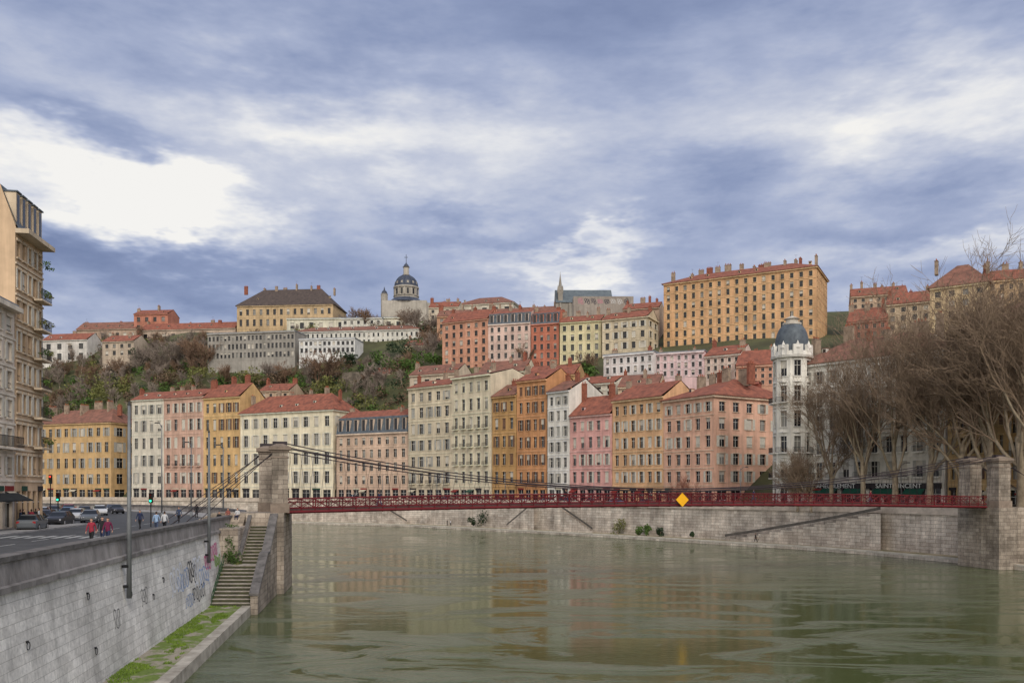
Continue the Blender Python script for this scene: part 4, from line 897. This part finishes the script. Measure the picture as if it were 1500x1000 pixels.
# ---------------------------------------------------------------- cars
TYRE=nmat('tyre_rubber',(.02,.02,.02),(.03,.03,.03),2); HUB=nmat('alloy_wheel',(.4,.4,.42),(.3,.3,.32),3,.4,metal=.6); CGL=glassmat('car_glass',(.015,.018,.022),.05)
HEADL=nmat('headlamp_glass',(.7,.7,.72),(.6,.6,.6),3,.2); TAIL=nmat('tail_lamp_red',(.4,.02,.02),(.3,.02,.02),3,.3)
def car(loc,ang,col,name='car',sc=1.0,tall=1.0):
    paint=nmat('car_paint_%d'%int(sum(c*1000*(i+1) for i,c in enumerate(col))),col,tuple(v*.9 for v in col),.5,.3,spec=.5)
    E=empty(name,loc); M=Matrix.Translation(loc)@Matrix.Rotation(ang,4,'Z')@Matrix.Scale(sc,4)
    st=[(-2.12,.42,.70,.72,.70,.66),(-2.05,.28,.86,.92,.80,.76),(-1.85,.22,.92,1.02,.86,.74),(-1.45,.20,.94,1.38*tall,.88,.62),(-.9,.20,.93,1.47*tall,.89,.62),(.2,.20,.92,1.46*tall,.89,.62),(.55,.20,.91,1.38*tall,.89,.63),(1.15,.20,.90,.98,.88,.76),(1.75,.24,.80,.86,.85,.72),(2.05,.30,.66,.70,.76,.64),(2.14,.40,.58,.60,.62,.56)]
    body=MB(); gl=MB(); secs=[]
    for y,zl,zb_,zt,wb,wt in st: secs.append([(-wb*.96,y,zl),(-wb,y,(zl+zb_)/2),(-wb*.98,y,zb_),(-wt,y,zt),(wt,y,zt),(wb*.98,y,zb_),(wb,y,(zl+zb_)/2),(wb*.96,y,zl)])
    T=lambda p:tuple(M@Vector(p))
    for i in range(len(secs)-1):
        a,b_=secs[i],secs[i+1]
        for j in range(7):
            q=[T(a[j]),T(a[j+1]),T(b_[j+1]),T(b_[j])]
            isg=(j in (2,4) and 2<=i<=6) or (j==3 and i in (2,6))
            (gl if isg else body).quad(*q)
        body.quad(T(a[7]),T(a[0]),T(b_[0]),T(b_[7]))
    for s_ in (secs[0],secs[-1]):
        i0=len(body.v); body.v+=[T(p) for p in s_]; body.f.append(tuple(range(i0,i0+8))); body.m.append(0)
    for y in (-.35,):
        for sx in (-1,1): body.hexa([T((sx*.895-.02,y-.05,.93)),T((sx*.895+.02,y-.05,.93)),T((sx*.895+.02,y+.05,.93)),T((sx*.895-.02,y+.05,.93)),T((sx*.63-.03,y-.05,1.44*tall)),T((sx*.63+.03,y-.05,1.44*tall)),T((sx*.63+.03,y+.05,1.44*tall)),T((sx*.63-.03,y+.05,1.44*tall))])
    for sx in (-1,1): body.hexa([T((sx*.9-.1,.75,.95)),T((sx*.9+.1,.75,.95)),T((sx*.9+.1,.9,.95)),T((sx*.9-.1,.9,.95)),T((sx*.9-.1,.75,1.07)),T((sx*.9+.1,.75,1.07)),T((sx*.9+.1,.9,1.07)),T((sx*.9-.1,.9,1.07))])
    body.make('body',paint,E); gl.make('windows',CGL,E)
    wh=MB()
    for sx in (-1,1):
        for y in (-1.3,1.32):
            wh.tube([T((sx*.70,y,.32)),T((sx*.905,y,.32))],.32*sc,16,0); wh.tube([T((sx*.9,y,.32)),T((sx*.925,y,.32))],.2*sc,10,1)
    wh.make('wheels',[TYRE,HUB],E)
    l=MB()
    for sx in (-1,1):
        l.hexa([T((sx*.62-.14,1.98,.56)),T((sx*.62+.14,1.9,.56)),T((sx*.62+.14,2.08,.56)),T((sx*.62-.14,2.15,.56)),T((sx*.62-.14,1.9,.70)),T((sx*.62+.14,1.85,.70)),T((sx*.62+.14,2.03,.70)),T((sx*.62-.14,2.08,.70))],0)
        l.hexa([T((sx*.66-.12,-2.12,.68)),T((sx*.66+.12,-2.12,.68)),T((sx*.66+.12,-1.98,.68)),T((sx*.66-.12,-1.98,.68)),T((sx*.66-.12,-2.1,.88)),T((sx*.66+.12,-2.1,.88)),T((sx*.66+.12,-1.95,.88)),T((sx*.66-.12,-1.95,.88))],1)
    l.make('lamps',[HEADL,TAIL],E)
DK=(.03,.03,.035); WH=(.6,.6,.6); BL=(.06,.16,.3); GY=(.12,.13,.14); RD=(.3,.03,.03)
for px,d,ang,c in ((88,90,3.3,DK),(133,97,3.5,GY),(66,97,3.3,DK),(100,112,3.5,BL),(124,118,3.6,DK),(146,124,3.7,WH),(80,122,3.5,GY),(100,132,3.8,RD),(62,112,3.4,WH),(52,88,.2,DK),(48,79,.25,GY),(112,104,3.4,WH),(168,132,3.9,DK)):
    car((X(px,d),d,ZR+.01),ang,c,'car' if d<110 else 'parked_car')
cc=[WH,DK,RD,BL,GY,DK,WH]
for i,px in enumerate((520,560,610,655,700,735,765,800,830,870,905,950,1010,1060,1180,1215,1260,1330,1390,1480)):
    q=qp(px,10.5); q2=qp(px+4,10.5); car((q[0],q[1],ZR+.01),math.atan2(q2[1]-q[1],q2[0]-q[0])-math.pi/2,cc[i%7],'parked_car',1.05,1.0 if i%4 else 1.35)
# ---------------------------------------------------------------- people
SKIN=nmat('skin',S(205,160,135),S(190,145,122),5,.6)
def person(loc,ang,top,bot,hair,pose='walk',h=1.72,name='pedestrian'):
    V=[];Ed=[];Rr=[]
    def av(p,r,par=None):
        V.append(p);Rr.append(r if isinstance(r,tuple) else (r,r)); i=len(V)-1
        if par is not None: Ed.append((par,i))
        return i
    sit=pose=='sit'; dz=-.45 if sit else 0
    pel=av((0,0,.95+dz),(.155,.115)); sp=av((0,.0,1.13+dz),(.145,.10),pel); ch=av((0,0,1.33+dz),(.175,.115),sp); nb=av((0,0,1.46+dz),(.08,.075),ch); nk=av((0,.015,1.54+dz),.052,nb); hd=av((0,.02,1.60+dz),.06,nk)
    sw=.22 if pose=='walk' else .03
    for s,f in ((-1,1),(1,-1)):
        if sit: hp=av((s*.1,.05,.50),.10,pel); kn=av((s*.12,.42,.50),.068,hp); an=av((s*.12,.45,.10),.045,kn); to=av((s*.13,.62,.05),.04,an)
        else:
            hp=av((s*.09,f*sw*.15,.84),.10,pel); kn=av((s*.1,f*sw*.7+.03,.48),.066,hp); an=av((s*.1,f*sw*1.2-(.06 if f<0 else 0),.10),.044,kn); to=av((s*.115,f*sw*1.2+.15,.045),.042,an)
        sh=av((s*.17,0,1.42+dz),.07,ch); 
        if sit: el=av((s*.24,.08,1.14+dz),.048,sh); wr=av((s*.16,.30,1.08+dz),.033,el); hn=av((s*.14,.38,1.06+dz),(.03,.04),wr); fd=Vector((0,1,-.1))
        else: el=av((s*.25,-f*sw*.35,1.15),.048,sh); wr=av((s*.26,-f*sw*.7+.06,.92),.032,el); hn=av((s*.26,-f*sw*.8+.09,.84),(.03,.04),wr); fd=Vector((0,.15,-1))
        hv=Vector(V[hn]); fd.normalize()
        for k,l in enumerate((.07,.085,.08,.06)):
            o=Vector((0,(k-1.5)*.02,0)) if not sit else Vector(((k-1.5)*.02,0,0)); a=av(tuple(hv+o+fd*.045),.010,hn); av(tuple(hv+o+fd*(.045+l*.8)+Vector((-s*.015,0,0))),.008,a)
        o=Vector((0,.05,-.01)) if not sit else Vector((-s*.05,0,0)); a=av(tuple(hv+o),.011,hn); av(tuple(hv+o*1.3+fd*.05),.009,a)
    me=bpy.data.meshes.new('body'); me.from_pydata(V,Ed,[]); ob=bpy.data.objects.new('body_tmp',me); scene.collection.objects.link(ob)
    md=ob.modifiers.new('Skin','SKIN'); 
    sv=me.skin_vertices[0].data
    for i,r in enumerate(Rr): sv[i].radius=r
    sv[0].use_root=True
    sb=ob.modifiers.new('Sub','SUBSURF'); sb.levels=1; sb.render_levels=1
    dg=bpy.context.evaluated_depsgraph_get(); nm=bpy.data.meshes.new_from_object(ob.evaluated_get(dg)); bpy.data.objects.remove(ob)
    nm.materials.clear()
    for m in (SKIN,nmat('cloth_%d'%int(sum(top)*997),top,tuple(v*.75 for v in top),6,.9),nmat('cloth_%d'%int(sum(bot)*997),bot,tuple(v*.75 for v in bot),6,.9),nmat('shoe_leather',(.03,.025,.02))): nm.materials.append(m)
    for p_ in nm.polygons:
        c=p_.center; z=c.z-dz; p_.use_smooth=True
        wrist=(abs(c.x)>.2 and z<.90 and not sit) or (sit and c.y>.29 and c.z>.55)
        if wrist: mi=0
        elif z>1.49: mi=0
        elif sit: mi=1 if (c.z>.55 or (c.z>.47 and c.y<0)) else (2 if c.z>.12 else 3)
        else: mi=1 if z>.86 else (2 if z>.11 else 3)
        p_.material_index=mi
    E=empty(name,loc); M=Matrix.Translation(loc)@Matrix.Rotation(ang,4,'Z')@Matrix.Scale(h/1.72,4)
    b=bpy.data.objects.new('body',nm); scene.collection.objects.link(b); nm.transform(M); b.parent=E; b.matrix_parent_inverse=Matrix.Translation(-Vector(loc))
    hm=MB(); cz=1.635+dz
    def ell(mb,c,r,mi,n=12,m=8,cut=None):
        pts=[]
        for i in range(m+1):
            th=math.pi*i/m; ring=[]
            for j in range(n):
                ph=2*math.pi*j/n; x,y,z=math.sin(th)*math.cos(ph),math.sin(th)*math.sin(ph),math.cos(th)
                if mi==0 and z<0: x*=1+.28*z; y=y*(1+.1*z)+.02*(-z)
                ring.append(tuple(M@Vector((c[0]+x*r[0],c[1]+y*r[1],c[2]+z*r[2]))))
            pts.append(ring)
        for i in range(m):
            for j in range(n):
                if cut and i>=cut and math.sin(2*math.pi*(j+.5)/n)>-.15: continue
                mb.quad(pts[i][j],pts[i+1][j],pts[i+1][(j+1)%n],pts[i][(j+1)%n],mi)
    ell(hm,(0,.02,cz),(.076,.096,.115),0); ell(hm,(0,.005,cz+.012),(.085,.105,.118),1,cut=3)
    ell(hm,(0,.118,cz-.02),(.013,.02,.022),0,6,5)
    for s in (-1,1): ell(hm,(s*.03,.103,cz+.005),(.012,.008,.008),2,6,4); ell(hm,(s*.08,.01,cz-.01),(.012,.02,.03),0,6,4)
    ell(hm,(0,.105,cz-.06),(.025,.008,.007),3,6,4)
    hm.make('head',[SKIN,nmat('hair_%d'%int(sum(hair)*999),hair,tuple(v*.7 for v in hair),8,.7),nmat('eye_dark',(.02,.02,.02)),nmat('lips',S(160,90,85))],E,smooth=True)
red=(.30,.03,.05); nav=(.03,.04,.09); lb_=(.30,.42,.6); wht=(.6,.6,.61); blk=(.02,.02,.022); brn=(.05,.03,.02); jn=(.06,.08,.14)
zp=ZR+.14
for px,d,ang,a,b_,hr,pose in ((134,56,3.3,red,blk,brn,'walk'),(158,57,3.2,(.16,.02,.06),nav,blk,'walk'),(150,59,3.4,blk,nav,blk,'walk'),(229,73,.2,lb_,jn,brn,'walk'),(241,74,.2,wht,blk,brn,'walk'),(288,108,.3,blk,blk,blk,'stand'),(262,92,3.2,jn,blk,brn,'walk'),(205,78,3.1,nav,blk,brn,'walk')):
    person((X(px,d),d,zp),ang,a,b_,hr,pose)
for px,d,c in ((30,80.5,jn),(34,82,blk),(40,84,nav),(46,81.5,red),(52,84,blk),(57,86,wht)): person((X(px,d),d,zp),2.5+px*.1,c,jn,brn,'stand')
for a,d,z,c in ((14.6,dend+.9,ZR+.60,wht),(15.6,dend+.9,ZR+.6,(.3,.1,.08)),(16.4,dend+.2,ZR+.25,blk)): person((LX(a,d),d,z-.1),3.14,c,nav,brn,'sit')
for px,o,c,ps in ((1107,2.6,blk,'walk'),(1112,3.0,jn,'walk'),(655,2.6,blk,'stand'),(660,2.9,wht,'stand')): q=qp(px,o); person((*q,.73),1.2,c,blk,brn,ps)
for s,o,c in ((.35,-.5,blk),(.62,.4,jn),(.80,-.3,red),(.12,.2,nav)): q=bpnt(s,o,bz(s)+.005); person(q,1.3 if s<.5 else -1.7,c,jn,brn,'walk')
# ---------------------------------------------------------------- sky / light
world=bpy.data.worlds.new('World'); scene.world=world; world.use_nodes=True; nt=world.node_tree; N=nt.nodes; L=nt.links
bg=N['Background']; bg.inputs['Strength'].default_value=0.1
sky=N.new('ShaderNodeTexSky'); sky.sky_type='NISHITA'; sky.sun_disc=False; EL=math.radians(40); AZ=math.radians(160)
sky.sun_elevation=EL; sky.sun_rotation=AZ
tc=N.new('ShaderNodeTexCoord'); sep=N.new('ShaderNodeSeparateXYZ'); L.new(tc.outputs['Generated'],sep.inputs[0])
xx,yy,zz=sep.outputs
zc=mth('MAXIMUM',zz,0.0); den=mth('ADD',zc,0.24)
cmb=N.new('ShaderNodeCombineXYZ'); L.new(mth('DIVIDE',xx,den),cmb.inputs[0]); L.new(mth('DIVIDE',yy,den),cmb.inputs[1]); L.new(mth('MULTIPLY',zc,3.5),cmb.inputs[2])
def wn(scale,off,det=7,rg=.55,dist=.0):
    mp=N.new('ShaderNodeMapping'); mp.inputs['Location'].default_value=off; L.new(cmb.outputs[0],mp.inputs['Vector'])
    n=N.new('ShaderNodeTexNoise'); n.inputs['Scale'].default_value=scale; n.inputs['Detail'].default_value=det; n.inputs['Roughness'].default_value=rg; n.inputs['Distortion'].default_value=dist
    L.new(mp.outputs[0],n.inputs['Vector']); return n.outputs['Fac']
n1=wn(1.2,(3.1,1.7,0),7,.60,.1); n2=wn(3.6,(8,2,0),6,.62,.1); n3=wn(2.4,(-5,9,0),5,.62); n4=wn(2.6,(15,-4,0),5,.62)
az=mth('ARCTAN2',xx,yy); el=mth('ARCSINE',zz)
azw=mth('ADD',az,mth('MULTIPLY',mth('SUBTRACT',n3,.5),.42)); elw=mth('ADD',el,mth('MULTIPLY',mth('SUBTRACT',n4,.5),.26))
tot=mth('ADD',mth('MULTIPLY',mth('SUBTRACT',n1,.5),1.15),mth('MULTIPLY',mth('SUBTRACT',n2,.5),.70))
tot=mth('ADD',tot,.46)
for px,py,w,h,am in ((110,290,200,60,.52),(300,330,160,42,.40),(400,175,160,50,.30),(640,225,150,45,.20),(1450,120,140,90,.42),(870,378,160,30,.55),(1440,385,170,34,.34),(700,290,90,40,.12),
    (620,345,180,30,-.18),(1040,235,150,40,-.28),(130,405,280,45,-.32),(150,205,110,26,-.30),(700,0,1000,95,-.30),(1250,310,240,45,-.16),(850,385,40,14,-.2)):
    a0=math.atan((px-750)/F); e0=math.atan((HZ-py)/F*math.cos(a0)); sa=w/F; se=h/F
    u=mth('DIVIDE',mth('SUBTRACT',azw,a0),sa); v=mth('DIVIDE',mth('SUBTRACT',elw,e0),se)
    s=mth('ADD',mth('MULTIPLY',u,u),mth('MULTIPLY',v,v)); g_=mth('EXPONENT',mth('MULTIPLY',s,-1.0)); tot=mth('ADD',tot,mth('MULTIPLY',g_,am))
ramp=N.new('ShaderNodeValToRGB'); L.new(mth('ADD',tot,0,True),ramp.inputs[0])
cr=ramp.color_ramp; cr.elements[0].position=0.0; cr.elements[0].color=(*S(118,132,168),1); cr.elements[1].position=1.0; cr.elements[1].color=(*S(246,244,240),1)
for p_,c in ((.28,S(142,155,188)),(.50,S(168,178,205)),(.72,S(200,205,220)),(.88,S(228,229,233))):
    e=cr.elements.new(p_); e.color=(*c,1)
bk=mrg(yy,-.1,-.8,1.0,2.7)  # extra brightness added to the sky behind the camera, to light the facades
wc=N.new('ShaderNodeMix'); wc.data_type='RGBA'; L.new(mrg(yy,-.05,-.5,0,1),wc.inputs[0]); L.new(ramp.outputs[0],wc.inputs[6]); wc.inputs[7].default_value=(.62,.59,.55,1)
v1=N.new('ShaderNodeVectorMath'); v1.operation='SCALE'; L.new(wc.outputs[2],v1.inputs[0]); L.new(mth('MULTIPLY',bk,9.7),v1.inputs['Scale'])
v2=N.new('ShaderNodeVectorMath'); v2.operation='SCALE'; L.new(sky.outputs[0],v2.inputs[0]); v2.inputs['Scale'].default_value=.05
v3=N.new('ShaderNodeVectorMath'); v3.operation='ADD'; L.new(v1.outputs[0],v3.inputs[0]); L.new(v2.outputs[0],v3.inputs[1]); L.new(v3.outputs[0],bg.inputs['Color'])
sl=bpy.data.lights.new('sun','SUN'); sl.energy=1.4; sl.angle=math.radians(16); sl.color=(1,.96,.90); so=bpy.data.objects.new('sun',sl); scene.collection.objects.link(so)
sd=Vector((math.sin(AZ)*math.cos(EL),math.cos(AZ)*math.cos(EL),math.sin(EL))); so.rotation_euler=sd.to_track_quat('Z','Y').to_euler()
cam=bpy.data.cameras.new('camera'); co=bpy.data.objects.new('camera',cam); scene.collection.objects.link(co); co.location=(0,0,CZ); co.rotation_euler=(math.pi/2,0,0)
cam.lens=30; cam.sensor_width=36; cam.shift_y=(HZ-500)/1500; cam.clip_end=20000; cam.clip_start=.5; scene.camera=co
scene.view_settings.view_transform='Standard'; scene.view_settings.look='None'; scene.view_settings.exposure=0; scene.view_settings.gamma=1
